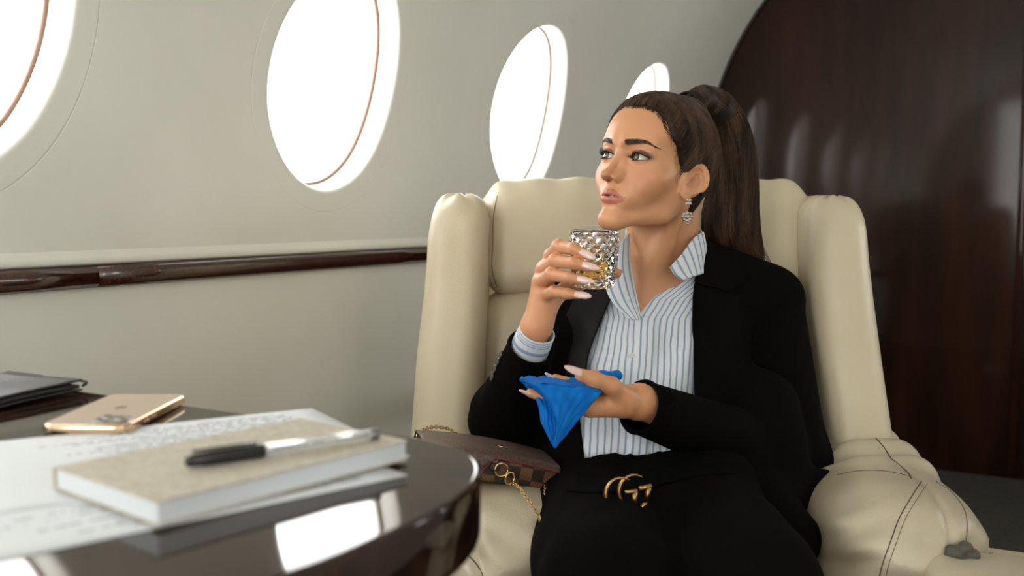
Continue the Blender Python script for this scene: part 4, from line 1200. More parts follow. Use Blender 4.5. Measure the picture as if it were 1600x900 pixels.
def sleeve(P, S3, r, cut):
    d = smin(cone(P, S3[0], S3[1], r[0], r[1]), cone(P, S3[1], S3[2], r[1], r[2]), .025)
    ax = unit(S3[2] - S3[1]).astype(np.float32); t = (P - S3[2].astype(np.float32)) @ ax
    rad = ln(P - S3[2].astype(np.float32) - t[..., None] * ax)
    e = S3[1].astype(np.float32)
    # creases bunching on the inside of the elbow
    de = ln(P - e); d = d + .0022 * np.sin(((P - e) @ ax) * 150 + rad * 40) * np.exp(-(de / .085)**2)
    d = np.where(rad < .12, smax(d, t - cut, .003), d)
    near = (t > -.05) & (rad < .1)
    d = np.where(near, np.maximum(d, -(np.maximum(rad - (r[2] - .0045), -(t + .035)))), d)     # hollow cuff
    return d
def blazer_base(P): return core_fn(P) - .013 + wrinkle(P, .7)
def blazer_fn(P):
    x, y, z = P[..., 0], P[..., 1], P[..., 2]
    d = blazer_base(P)
    # padded shoulders and skirt of the jacket
    d = smin(d, cone(P, at(1130, 428, 1.70), at(1216, 462, 1.705), .040, .038), .03)
    d = smin(d, cone(P, at(962, 455, 1.68), at(893, 478, 1.69), .040, .040), .03)
    d = smin(d, cone(P, at(1185, 640, 1.57), at(1215, 775, 1.50), .065, .055), .04)
    d = smin(d, cone(P, at(1190, 800, 1.44), at(1232, 842, 1.37), .055, .045), .04)
    d = smin(d, cone(P, at(1225, 772, 1.49), at(1290, 748, 1.50), .030, .014), .03)
    d = smin(d, cone(P, at(890, 700, 1.56), at(880, 790, 1.48), .045, .050), .04)
    # opening over the shirt
    yc = at(1000, 560, 1.0)[1] * 0 + 1.66
    l, r = xl_of(z), xr_of(z); op = np.minimum(np.minimum(x - l, r - x), 1.66 - y)
    d = smax(d, op, .006)
    # room for neck and collar
    d = smax(d, -(cone(P, at(1038, 330, 1.655), at(1030, 440, 1.645), .062, .066)), .008)
    a = sleeve(P, SLR, (.058, .054, .0345), .0); b = sleeve(P, SLL, (.060, .060, .038), .0)
    d = np.minimum(smin(d, b, .012), smin(d, a, .012))
    return np.maximum(d, .44 - z) * .85
def shirt_fn(P):
    x, y, z = P[..., 0], P[..., 1], P[..., 2]
    u = stripe_u(x, z)
    fold = .0038 * np.sin(z * 95 + x * 30 + 2.5 * np.sin(x * 22)) * np.exp(-((z - .60) / .055)**2) + .0028 * np.sin(z * 60 - x * 70) * np.exp(-((z - .72) / .08)**2)
    d = core_fn(P) - .0045 + fold
    # blousing over the waistband
    d = smin(d, ell(P, at(965, 690, 1.515), (.07, .05, .028)), .02)
    pl = np.clip(1 - np.abs(u - .014) / .015, 0, 1); d = d - .0024 * np.clip(pl * 6, 0, 1)
    # open neck
    vz = [at(1000, 498, 1.56)[2], at(1030, 462, 1.57)[2], at(1066, 438, 1.58)[2], at(1090, 395, 1.6)[2]]
    vr = [at(1001, 498, 1.545)[0], at(1028, 462, 1.56)[0], at(1064, 438, 1.58)[0], at(1092, 395, 1.6)[0]]
    lz = [at(1000, 498, 1.56)[2], at(988, 440, 1.57)[2], at(978, 390, 1.6)[2], at(975, 360, 1.6)[2]]
    lx = [at(1001, 498, 1.545)[0], at(988, 440, 1.56)[0], at(972, 390, 1.58)[0], at(960, 360, 1.6)[0]]
    op = np.minimum(np.minimum(x - np.interp(z, lz, lx), np.interp(z, vz, vr) - x), np.minimum(1.68 - y, z - vz[0] + .0))
    d = smax(d, op, .004)
    d = smax(d, -cone(P, at(1040, 330, 1.655), at(1034, 440, 1.65), .054, .056), .006)
    return np.maximum(d, .545 - z) * .9
UZ = [at(*p)[2] for p in ((975, 715, 1.46), (985, 600, 1.53), (1001, 500, 1.55), (1022, 470, 1.56), (1062, 440, 1.58), (1085, 415, 1.6))]
UX = [at(*p)[0] for p in ((975, 715, 1.46), (985, 600, 1.53), (1001, 500, 1.55), (1020, 470, 1.56), (1056, 440, 1.58), (1080, 415, 1.6))]
UX2 = [at(*p)[0] for p in ((975, 715, 1.46), (985, 600, 1.53), (999, 500, 1.55), (992, 460, 1.56), (984, 420, 1.58), (976, 380, 1.6))]
def stripe_u(x, z):
    xp = np.interp(z, UZ, UX); xq = np.interp(z, UZ, UX2)
    u = np.where(x > xp, x - xp, np.where(x < xq, x - xq, 0)); u = np.where(u < 0, u * (1 + .5 * np.clip((z - .70) / .15, 0, 1)), u)
    return u
def stripe_mat():
    m, nt, p = new_mat('striped_poplin'); L = nt.links.new
    p.inputs['Roughness'].default_value = .75; p.inputs['Sheen Weight'].default_value = .1
    at_ = N(nt, 'ShaderNodeAttribute', attribute_name='Col'); sp = N(nt, 'ShaderNodeSeparateXYZ'); L(at_.outputs['Vector'], sp.inputs[0])
    def mth(op, a, b=None, c=None):
        n = N(nt, 'ShaderNodeMath', operation=op)
        for i, q in enumerate((a, b, c)):
            if q is None: continue
            if isinstance(q, (int, float)): n.inputs[i].default_value = q
            else: L(q, n.inputs[i])
        return n.outputs[0]
    tc = N(nt, 'ShaderNodeTexCoord'); nz = N(nt, 'ShaderNodeTexNoise'); nz.inputs['Scale'].default_value = 28; L(tc.outputs['Object'], nz.inputs['Vector'])
    u = mth('ADD', sp.outputs[0], mth('MULTIPLY', mth('SUBTRACT', nz.outputs[0], .5), .0035))
    fr = mth('FRACT', mth('DIVIDE', u, .0100)); dist = mth('ABSOLUTE', mth('SUBTRACT', fr, .5))
    mr = N(nt, 'ShaderNodeMapRange'); mr.inputs[1].default_value = .10; mr.inputs[2].default_value = .18; mr.inputs[3].default_value = 1; mr.inputs[4].default_value = 0; L(dist, mr.inputs[0])
    # every coloured band carries a thin pale centre line
    m2 = N(nt, 'ShaderNodeMapRange'); m2.inputs[1].default_value = .03; m2.inputs[2].default_value = .06; m2.inputs[3].default_value = .25; m2.inputs[4].default_value = 1; L(dist, m2.inputs[0])
    mx = N(nt, 'ShaderNodeMix', data_type='RGBA'); L(mth('MULTIPLY', mr.outputs[0], .85), mx.inputs[0])
    mx.inputs[6].default_value = (*srgb(220, 226, 232), 1); mx.inputs[7].default_value = (*srgb(122, 146, 182), 1); L(mx.outputs[2], p.inputs['Base Color'])
    wv = N(nt, 'ShaderNodeTexNoise'); wv.inputs['Scale'].default_value = 160; L(tc.outputs['Object'], wv.inputs['Vector'])
    b = N(nt, 'ShaderNodeBump'); b.inputs['Strength'].default_value = .35; b.inputs['Distance'].default_value = .0008; L(wv.outputs[0], b.inputs['Height']); L(b.outputs[0], p.inputs['Normal'])
    return m
M_shirt = stripe_mat()
def ucol(u): return np.stack([u, np.zeros_like(u), np.zeros_like(u)], 1)
def patch(name, G, m, parent, th=.0016, U=None, sub=8, **k):
    """cloth patch through a grid of control points G[row][column]"""
    G = np.array([[np.asarray(p, float) for p in r] for r in G]); R_, Cn = G.shape[:2]
    n1, n2 = (R_ - 1) * sub + 1, (Cn - 1) * sub + 1
    A = np.array([spline(G[i], n2) for i in range(R_)]); B = np.array([spline(A[:, j], n1) for j in range(n2)]).transpose(1, 0, 2)
    v = B.reshape(-1, 3); f = np.array([(i * n2 + j, i * n2 + j + 1, (i + 1) * n2 + j + 1, (i + 1) * n2 + j) for i in range(n1 - 1) for j in range(n2 - 1)])
    col = None
    if U is not None:
        a, b = U; t = np.linspace(0, 1, n2); col = ucol(np.tile(a + (b - a) * t, n1))
    o = mesh(name, v, f, m, parent, col=col, **k)
    md = o.modifiers.new('thickness', 'SOLIDIFY'); md.thickness = th; md.offset = 0
    return o
def drape(name, rows, fn, m, parent, off=.002, th=.002, sub=10, U=None, thick_edge=0, **k):
    """cloth piece given by pixel rows, laid on the surface fn along the line of sight"""
    G = np.array([[V(x, y, 0) for x, y in r] for r in rows]); R_, Cn = G.shape[:2]; n1, n2 = (R_ - 1) * sub + 1, (Cn - 1) * sub + 1
    A = np.array([spline(G[i], n2) for i in range(R_)]); B = np.array([spline(A[:, j], n1) for j in range(n2)]).transpose(1, 0, 2).reshape(-1, 3)
    q = np.array([at(p[0], p[1], 1.25) for p in B]); dd = q - V(0, 0, EYE); dd /= ln(dd)[:, None]; q = q.astype(np.float32)
    for _ in range(50): q = q + dd.astype(np.float32) * np.clip(fn(q) * .85, -.03, .03)[:, None]
    y = q[:, 1].reshape(n1, n2)
    for _ in range(4):
        yp = np.pad(y, 1, 'edge'); y = (yp[:-2, 1:-1] + yp[2:, 1:-1] + yp[1:-1, :-2] + yp[1:-1, 2:] + 2 * y) / 6
    y = y.reshape(-1); q = q.astype(float); s = (np.minimum(y, q[:, 1]) - off) / q[:, 1]; q = V(0, 0, EYE) + (q - V(0, 0, EYE)) * s[:, None]
    f = np.array([(i * n2 + j, i * n2 + j + 1, (i + 1) * n2 + j + 1, (i + 1) * n2 + j) for i in range(n1 - 1) for j in range(n2 - 1)])
    col = None
    if U is not None: col = ucol(np.tile(np.linspace(U[0], U[1], n2), n1))
    o = mesh(name, q, f, m, parent, col=col, **k)
    md = o.modifiers.new('thickness', 'SOLIDIFY'); md.thickness = th; md.offset = 0
    return o
def waist_fn(P): return core_fn(P) - .010
def trousers_fn(P):
    x, y, z = P[..., 0], P[..., 1], P[..., 2]
    d = core_fn(P) - .009
    for L in LEGS:
        e = cone(P, L[0], L[1], .098, .084); e = smin(e, cone(P, L[1], L[2], .066, .050), .03)
        d = smin(d, e, .05)
    d = d + .0016 * np.sin(x * 40 + y * 30 + z * 20) + .001 * np.sin(x * 90 - y * 50)
    d = np.maximum(d, z - (.570 + .20 * np.clip(x - .107, -.1, .15) + 3 * np.clip(1.42 - y, 0, .2)))
    return np.maximum(d, .07 - z) * .85
def clothes(root):
    v, f = sdf_mesh(shirt_fn, (-.04, 1.38, .53), (.36, 1.80, .92), .0034)
    sh = mesh('shirt', v, f, M_shirt, root, col=ucol(stripe_u(v[:, 0], v[:, 2])), label='white shirt with pale blue stripes, open at the neck')
    # collar: band round the neck, two standing leaves
    R_ = []
    for t in np.linspace(0, 1, 9):
        a = PI * (-.10 + 1.22 * t); cx, cy, _ = at(1038, 380, 1.66); r = .064
        R_.append((cx + r * math.cos(a), cy + r * .90 * math.sin(a)))
    zt = at(1095, 362, 1.62)[2]
    patch('collar_band', [[V(x, y, zt - .055 + .010 * math.sin(i / 8 * PI)) for i, (x, y) in enumerate(R_)], [V(x * .985 + .003, y, zt - .002 + .012 * math.sin(i / 8 * PI)) for i, (x, y) in enumerate(R_)]], M_shirt, sh, .0016, (0, .20))
    patch('collar_leaf', [A_((1099, 362, 1.632), (1084, 372, 1.600), (1066, 396, 1.572), (1047, 417, 1.552)),
                          A_((1103, 385, 1.636), (1091, 395, 1.600), (1074, 412, 1.574), (1054, 429, 1.552)),
                          A_((1104, 425, 1.636), (1097, 428, 1.598), (1083, 432, 1.574), (1066, 438, 1.560))], M_shirt, sh, .0020, (0.0, .066))
    patch('collar_leaf', [A_((984, 364, 1.612), (976, 372, 1.598), (966, 384, 1.590), (955, 398, 1.60)),
                          A_((985, 405, 1.590), (974, 415, 1.574), (962, 428, 1.568), (946, 442, 1.570)),
                          A_((992, 450, 1.566), (983, 458, 1.552), (972, 466, 1.548), (958, 474, 1.552)),
                          A_((1002, 500, 1.545), (998, 500, 1.540), (993, 500, 1.538), (986, 500, 1.540))], M_shirt, sh, .0020, (0.0, .040))
    # small buttons down the placket
    for px_, py_ in ((987, 556),):
        q = at(px_, py_, 1.2); dd = unit(q - V(0, 0, EYE)); q = q.astype(np.float32)[None]
        for _ in range(50): q = q + (dd * float(shirt_fn(q)[0]) * .85).astype(np.float32)
        Mx = np.eye(4); Mx[:3, 0] = (1, 0, 0); Mx[:3, 1] = (0, 0, 1); Mx[:3, 2] = (0, -1, 0); Mx[:3, 3] = q[0]
        mesh('shirt_button', *lathe([(.0001, .0022), (.0030, .0022), (.0045, .0030), (.0052, .0024), (.0052, .0005)], 20, Mx), pbr('shell_button', srgb(230, 230, 228), .25), sh)
    # shirt cuff at her right wrist
    ax = unit(RW[0] - RW[1]); c0 = at(833, 532, 1.456); e1 = unit(np.cross(ax, V(0, 1, 0))); e2 = np.cross(ax, e1); rows = []
    for h, r in ((-.055, .0300), (.0, .0275), (.012, .0268), (.0205, .0264)):
        rows.append([c0 + ax * h + e1 * (r * math.cos(a)) + e2 * (r * .86 * math.sin(a)) for a in np.linspace(0, 2 * PI, 17)])
    rows = [list(r) for r in zip(*rows)]
    G = np.array(rows)
    patch('shirt_cuff', rows, M_shirt, sh, .0016, (0, .052), 4)
    v, f = sdf_mesh(blazer_fn, (-.14, 1.26, .42), (.54, 1.86, .90), .0042)
    bz = mesh('blazer', v, f, M_black, root, label='black single-breasted blazer worn open')
    for S3, r in ((SLR, .0345), (SLL, .038)):
        ax_ = unit(S3[2] - S3[1]); e1 = unit(np.cross(ax_, V(0, 0, 1))); e2 = np.cross(ax_, e1)
        mesh('cuff_edge', *tube([S3[2] + e1 * ((r - .0012) * math.cos(a)) + e2 * ((r - .0012) * math.sin(a)) for a in np.linspace(0, 2 * PI, 49)[:-1]], .0034, 8, closed=True), M_black, bz)
    drape('lapel', [[(1088, 372), (1106, 376), (1128, 386), (1150, 402)], [(1086, 420), (1108, 424), (1136, 430), (1166, 438)], [(1085, 440), (1100, 446), (1118, 450), (1138, 456)]], blazer_fn, M_black, bz, .0035, .0022, label='notched collar of the blazer')
    drape('lapel', [[(1085, 442), (1100, 450), (1120, 458), (1160, 458)], [(1084, 500), (1100, 502), (1122, 505), (1160, 508)], [(1084, 570), (1098, 572), (1118, 576), (1144, 580)], [(1087, 650), (1094, 652), (1104, 656), (1116, 660)]], blazer_base, M_black, bz, .0035, .0022)
    drape('lapel', [[(962, 448), (945, 446), (925, 450), (900, 462)], [(940, 500), (920, 502), (900, 506), (876, 512)], [(920, 552), (904, 554), (886, 558), (866, 564)], [(914, 604), (904, 606), (892, 608), (880, 610)]], blazer_base, M_blacks, bz, .004, .0024, label='lapel with a slight sheen')
    mb_ = pbr('dark_horn_button', srgb(52, 50, 48), .25, coat=.6)
    def buttons(S3, pts, k):
        for px_, py_ in pts:
            q = at(px_, py_, 1.2); dd = unit(q - V(0, 0, EYE)); q = q.astype(np.float32)[None]
            for _ in range(50): q = q + (dd * float(blazer_fn(q)[0]) * .85).astype(np.float32)
            if abs(blazer_fn(q)[0]) > .004: continue
            e = .002; nrm = unit([float(blazer_fn(q + V(*d).astype(np.float32))[0] - blazer_fn(q - V(*d).astype(np.float32))[0]) for d in ((e, 0, 0), (0, e, 0), (0, 0, e))])
            s = unit(np.cross(nrm, V(0, 0, 1))); Mx = np.eye(4); Mx[:3, 0] = s; Mx[:3, 1] = np.cross(nrm, s); Mx[:3, 2] = nrm; Mx[:3, 3] = q[0]
            mesh('sleeve_button', *lathe([(.0001, .0024), (.0042, .0024), (.0058, .0034), (.0070, .0028), (.0072, .0010), (.006, 0)], 22, Mx), mb_, bz)
    buttons(SLR, [(784, 555), (779, 566), (774, 577), (770, 588)], 0)
    buttons(SLL, [(1030, 702), (1043, 706), (1056, 711), (1068, 716)], 1)
    v, f = sdf_mesh(trousers_fn, (-.10, .88, .04), (.50, 1.76, .64), .007)
    tr = mesh('trousers', v, f, M_black, root, label='black trousers')
    # shoes below the frame
    for L in LEGS:
        c = L[2]
        def shoe(P, c=c): return np.maximum(smin(ell(P, c + V(0, -.12, -.062), (.040, .10, .030)), ell(P, c + V(0, .01, -.05), (.032, .045, .045)), .03), .004 - P[..., 2])
        sdf_part('shoe', shoe, c + V(-.06, -.25, -.11), c + V(.06, .08, .03), .006, pbr('black_shoe', (.01, .01, .01), .2), root)
    # belt and its buckle of two interlocked letters
    pts = [];
    for px_, py_ in ((885, 765), (920, 768), (960, 768), (1000, 764), (1040, 754), (1090, 742), (1150, 738)): pts.append((px_, py_))
    rows = [[(p[0], p[1] - 26) for p in pts], [(p[0], p[1] + 2) for p in pts]]
    bl = drape('belt', rows, trousers_fn, pbr('belt_leather', (.003, .003, .003), .9, spec=.04), root, .003, .0035, label='black leather belt')
    def surf(px_, py_):
        q = at(px_, py_, 1.2); dd = unit(q - V(0, 0, EYE)); q = q.astype(np.float32)[None]
        for _ in range(50): q = q + (dd * float(trousers_fn(q)[0]) * .85).astype(np.float32)
        return q[0].astype(float)
    f0 = min(surf(px_, py_)[1] for px_ in range(944, 1020, 8) for py_ in range(740, 773, 4)) - .0045
    c = at(980, 771, f0)
    sx = V(.985, .10, .10); sx = unit(sx); up = unit(V(-.10, .06, 1)); s_ = .0215
    def letter(cx, mir, dy):
        P_ = []
        for k in range(40):
            a = math.radians(52 + 262 * k / 39); P_.append((math.cos(a) * .92, math.sin(a)))
        P_ += [(.93 * math.cos(math.radians(-32)), -.30), (.90, .02), (.55, .02), (.22, .02)] if False else []
        Q = [c + sx * (cx + mir * s_ * x) + up * (s_ * y) + V(0, dy, 0) for x, y in P_]
        w_ = np.concatenate([np.linspace(.0009, .0034, 16), np.full(24, .0034)]); return Q, w_
    M = MB()
    Q, w_ = letter(-.008, 1, -.0025); M.add(*tube(Q, w_, 10, flat=.75))
    e = Q[-1]; M.add(*tube([e, c + sx * (-.008 + s_ * .86) + up * (s_ * .10) + V(0, -.0025, 0)], .0034, 8)); M.add(*tube([c + sx * (-.008 + s_ * .98) + up * (s_ * .10) + V(0, -.0025, 0), c + sx * (-.008 + s_ * .25) + up * (s_ * .10) + V(0, -.0025, 0)], .0030, 8))
    M.build('buckle', M_agold, bl, label='gold buckle of two interlocked letters')
    M = MB(); Q, w_ = letter(.0095, 1, .0030)
    M.add(*tube(Q, w_, 10, flat=.75)); e = Q[-1]
    M.add(*tube([e, c + sx * (.0095 + s_ * .90) + up * (s_ * .22) + V(0, .003, 0)], .0034, 8)); M.add(*tube([c + sx * (.0095 + s_ * 1.05) + up * (s_ * .22) + V(0, .003, 0), c + sx * (.0095 + s_ * .30) + up * (s_ * .12) + V(0, .003, 0)], .0034, 8))
    M.build('buckle', M_agold, bl)
# ------------------------------------------------------------------ earring, glass, napkin, handbag
def crystal(c, r, n=8, h=.8, rot=0., tilt=0.):
    rings = [(0, h * .55), (.55, h * .55), (1, .12), (1, -.05), (0, -h)]
    v, f = [], []
    for q, z in rings[1:4]:
        for k in range(n): a = rot + 2 * PI * (k + (.5 if q == .55 else 0)) / n; v.append((c[0] + r * q * math.cos(a), c[1] - r * z, c[2] + r * q * math.sin(a)))
    v.append((c[0], c[1] + r * h, c[2])); f.append(tuple(range(n)))
    for j in range(2):
        for k in range(n): f += [(j * n + k, (j + 1) * n + k, j * n + (k + 1) % n), (j * n + (k + 1) % n, (j + 1) * n + k, (j + 1) * n + (k + 1) % n)]
    for k in range(n): f.append((2 * n + k, 3 * n, 2 * n + (k + 1) % n))
    return v, f
def glass_mat(name, col, rough=0., ior=1.5):
    m, nt, p = new_mat(name); p.inputs['Base Color'].default_value = (*col, 1); p.inputs['Roughness'].default_value = rough
    p.inputs['Transmission Weight'].default_value = 1; p.inputs['IOR'].default_value = ior; return m
M_crys = pbr('crystal', srgb(190, 176, 164), .06, metal=.9, coat=1, spec=1)
def earring(root):
    base = hl((.0840, .0010, -.0480)); base = at(1076, 315, base[1] - .002)
    d = MB()
    for k in range(4):
        a = PI / 4 + k * PI / 2; c = base + V(.0030 * math.cos(a), 0, .0036 * math.sin(a))
        d.add(*crystal(c, .0028, 6, .8, a))
    st = d.build('earring', M_crys, root, smooth=False, label='dangling crystal earring')
    pr = MB(); pr.add(*tube([base + V(0, -.001, -.006), base + V(0, -.001, -.013)], .0007, 6))
    c2 = base + V(-.0015, 0, -.0225); pr.add(*tube([c2 + V(.0085 * math.cos(a), .001, .0070 * math.sin(a)) for a in np.linspace(0, 2 * PI, 25)[:-1]], .0006, 6, closed=True))
    pr.build('earring_wire', pbr('dark_silver', srgb(120, 112, 100), .3, metal=1), st)
    d = MB(); d.add(*crystal(c2, .0040, 8))
    for k in range(8):
        a = 2 * PI * k / 8; d.add(*crystal(c2 + V(.0068 * math.cos(a), 0, .0058 * math.sin(a)), .0027, 6, .8, a))
    d.add(*crystal(c2 + V(0, 0, -.0105), .0022, 6))
    d.build('earring_drop', M_crys, st, smooth=False, label='round drop set with clear stones')
GC, GT = at(926, 447, 1.402), at(929, 364, 1.394)
def tumbler():
    ax = unit(GT - GC + V(0, .0, 0)); e1 = unit(np.cross(V(0, 1, 0), ax)); e1 = -e1 if e1[0] < 0 else e1; e2 = np.cross(ax, e1)
    Mx = np.eye(4); Mx[:3, 0] = e1; Mx[:3, 1] = e2; Mx[:3, 2] = ax; Mx[:3, 3] = GC
    root = thing('whisky_glass', GC, 'diamond-cut glass tumbler of amber whisky held in her raised right hand', 'glass')
    H = .0765; R1, R0 = .0346, .0300; nd = 14; rows = 5; K = 8
    n = nd * K; v = []; prof_s = []
    def rad(z): return R0 + (R1 - R0) * min(1, z / H * 1.5) ** .7
    for z in (0, .0012, .003): r = rad(z) - .0030 + .0024 * math.sqrt(z / .003); prof_s.append((z, None, r))
    z0, z1 = .0055, H * .93
    for q in range(rows * K + 1):
        s_ = q / K; z = z0 + (z1 - z0) * s_ / rows; prof_s.append((z, s_, rad(z)))
    for z in (H * .95, H * .985): prof_s.append((z, None, rad(z) - .0012))
    for z, s_, r in prof_s:
        for k in range(n):
            a = 2 * PI * k / n; q = r
            if s_ is not None:
                p = k / K; aa, bb = (p + s_) % 1, (p - s_) % 1; pyr = .5 - max(abs(aa - .5), abs(bb - .5)); q = r - .0026 + .0064 * pyr
            v.append((q * math.cos(a), q * math.sin(a), z))
    rim = [(R1 - .0006, H + .0004), (R1 - .0012, H + .0010), (R1 - .0020, H + .0004)]
    inner = [(R1 - .0034, H - .003), (R1 - .0036, H * .6), (R0 - .0030, H * .22), (R0 - .006, H * .150), (.0001, H * .145)]
    for r, z in rim + inner:
        for k in range(n): a = 2 * PI * k / n; v.append((r * math.cos(a), r * math.sin(a), z))
    tot = len(prof_s) + len(rim) + len(inner); f = []
    for i in range(tot - 1):
        s_ = prof_s[i][1] if i + 1 < len(prof_s) and prof_s[i + 1][1] is not None else None
        for k in range(n):
            q = (i * n + k, i * n + (k + 1) % n, (i + 1) * n + (k + 1) % n, (i + 1) * n + k)
            anti = s_ is not None and abs((k / K + s_ + 1 / K) % 1) < 1e-6
            f += [(q[0], q[1], q[3]), (q[1], q[2], q[3])] if anti else [q[:3], (q[0], q[2], q[3])]
    f.append(tuple(range(n))[::-1])
    v = np.array(v) @ Mx[:3, :3].T + Mx[:3, 3]
    mesh('tumbler', v, f, glass_mat('cut_glass', (.97, .98, .98), 0, 1.5), root, smooth=False, label='cut glass body')
    lv = H * .50
    pr = [(.0001, H * .149), (R0 - .0063, H * .153), (R0 - .0033, H * .225), (R0 - .0012, lv - .0008), (R0 - .0010, lv), (R0 - .002, lv - .0002), (.0001, lv - .0004)]
    v, f = lathe(pr, 48, Mx); mesh('whisky', v, f, glass_mat('whisky', (.97, .56, .12), 0, 1.34), root, label='amber whisky half filling the glass')
def napkin():
    root = thing('napkin', at(880, 640, 1.31), 'bright blue folded paper napkin lying over her open left hand', 'napkin')
    m = pbr('blue_napkin', srgb(6, 112, 198), .7, col2=srgb(2, 98, 184), nscale=60, bump=.6, bscale=120, bump_dist=.0016, spec=.15)
    def ply(name, top, bot, d_in=0., lab=None):
        """a ply hanging from its top edge to its lower edge"""
        n2 = 36; A = spline(A_(*top), n2); B = spline(A_(*bot), n2); n1 = 30; v = []
        for i in range(n1):
            t = i / (n1 - 1)
            for j in range(n2):
                s = j / (n2 - 1); p = A[j] * (1 - t) + B[j] * t
                bulge = -.010 * math.sin(PI * t) * math.sin(PI * min(1, s * 1.2)) + .0016 * math.sin(s * 11 + t * 4) * math.sin(PI * t) + .0011 * math.sin(s * 23 - t * 9) * (1 - t) + .0007 * math.sin(s * 41 + t * 17)
                v.append(p + V((.024 * math.sin(PI * min(1, t * 1.05)) * (1 - s)**2.2 if lab is None else .008 * math.sin(PI * min(1, t * 1.6)) * (1 - s)), bulge + d_in, 0))
        f = np.array([(i * n2 + j, i * n2 + j + 1, (i + 1) * n2 + j + 1, (i + 1) * n2 + j) for i in range(n1 - 1) for j in range(n2 - 1)])
        o = mesh(name, np.array(v), f, m, root); md = o.modifiers.new('thickness', 'SOLIDIFY'); md.thickness = .0009; md.offset = 0
    # front face, from the tips on the left over the fingers to the edge under the thumb
    ply('outer_ply', [(812, 592, 1.318), (835, 599, 1.300), (860, 600, 1.298), (890, 604, 1.300), (915, 606, 1.302), (939, 614, 1.306)],
        [(866, 699, 1.282), (867, 700, 1.281), (868, 700, 1.280), (869, 699, 1.280), (874, 692, 1.281), (882, 683, 1.284)])
    # rolled left edge: inner plies seen side on
    ply('inner_ply', [(812, 594, 1.322), (830, 606, 1.320), (850, 612, 1.318), (872, 612, 1.316)], [(865, 700, 1.284), (870, 694, 1.286), (879, 680, 1.290), (884, 668, 1.292)], .004, 'in')
    # part lying back over the fingers and palm
    n = 26; T0 = spline(A_((812, 592, 1.318), (835, 599, 1.300), (860, 600, 1.298), (890, 604, 1.300), (915, 606, 1.302), (939, 614, 1.306)), n)
    T1 = spline(A_((818, 588, 1.36), (842, 589, 1.358), (868, 591, 1.362), (893, 592, 1.372), (918, 590, 1.386), (945, 588, 1.40)), n)
    T2 = spline(A_((830, 590, 1.38), (850, 590, 1.39), (875, 592, 1.40), (905, 590, 1.41), (938, 583, 1.425), (966, 580, 1.43)), n)
    v = []
    for i in range(21):
        t = i / 20
        for j in range(n):
            p = T0[j] * (1 - t)**2 + 2 * T1[j] * t * (1 - t) + T2[j] * t * t; p = p + V(0, 0, .0012 * math.sin(j * .9 + i * .5) + .0010 * math.sin(j * 1.9 - i)); v.append(p)
    f = np.array([(i * n + j, i * n + j + 1, (i + 1) * n + j + 1, (i + 1) * n + j) for i in range(20) for j in range(n - 1)])
    o = mesh('top_ply', np.array(v), f, m, root); md = o.modifiers.new('thickness', 'SOLIDIFY'); md.thickness = .0010; md.offset = 0
    # loop of the fold standing up behind the thumb
    def loop(P):
        q = P - at(948, 583, 1.40).astype(np.float32); return (box(P, at(944, 586, 1.40), (.026, .012, .0052), .005)) + .0008 * np.sin(q[..., 0] * 300)
    c = at(948, 583, 1.40); sdf_part('fold', loop, c - .04, c + .04, .002, m, root)
def checker_mat():
    m, nt, p = new_mat('checked_canvas'); L = nt.links.new; p.inputs['Roughness'].default_value = .45; p.inputs['Coat Weight'].default_value = .15
    tc = N(nt, 'ShaderNodeTexCoord'); mp = N(nt, 'ShaderNodeMapping'); L(tc.outputs['UV'], mp.inputs[0])
    ck = N(nt, 'ShaderNodeTexChecker'); ck.inputs['Scale'].default_value = 1; L(mp.outputs[0], ck.inputs[0])
    ck.inputs[1].default_value = (*srgb(110, 78, 52), 1); ck.inputs[2].default_value = (*srgb(46, 32, 25), 1)
    wv = N(nt, 'ShaderNodeTexWave'); wv.inputs['Scale'].default_value = 2.2; wv.bands_direction = 'DIAGONAL'; L(mp.outputs[0], wv.inputs[0])
    mx = N(nt, 'ShaderNodeMix', data_type='RGBA', blend_type='MULTIPLY'); mx.inputs[0].default_value = .45; L(ck.outputs[0], mx.inputs[6]); L(wv.outputs[0], mx.inputs[7]); L(mx.outputs[2], p.inputs['Base Color'])
    b = N(nt, 'ShaderNodeBump'); b.inputs['Strength'].default_value = .3; b.inputs['Distance'].default_value = .0005; L(wv.outputs[0], b.inputs['Height']); L(b.outputs[0], p.inputs['Normal'])
    return m
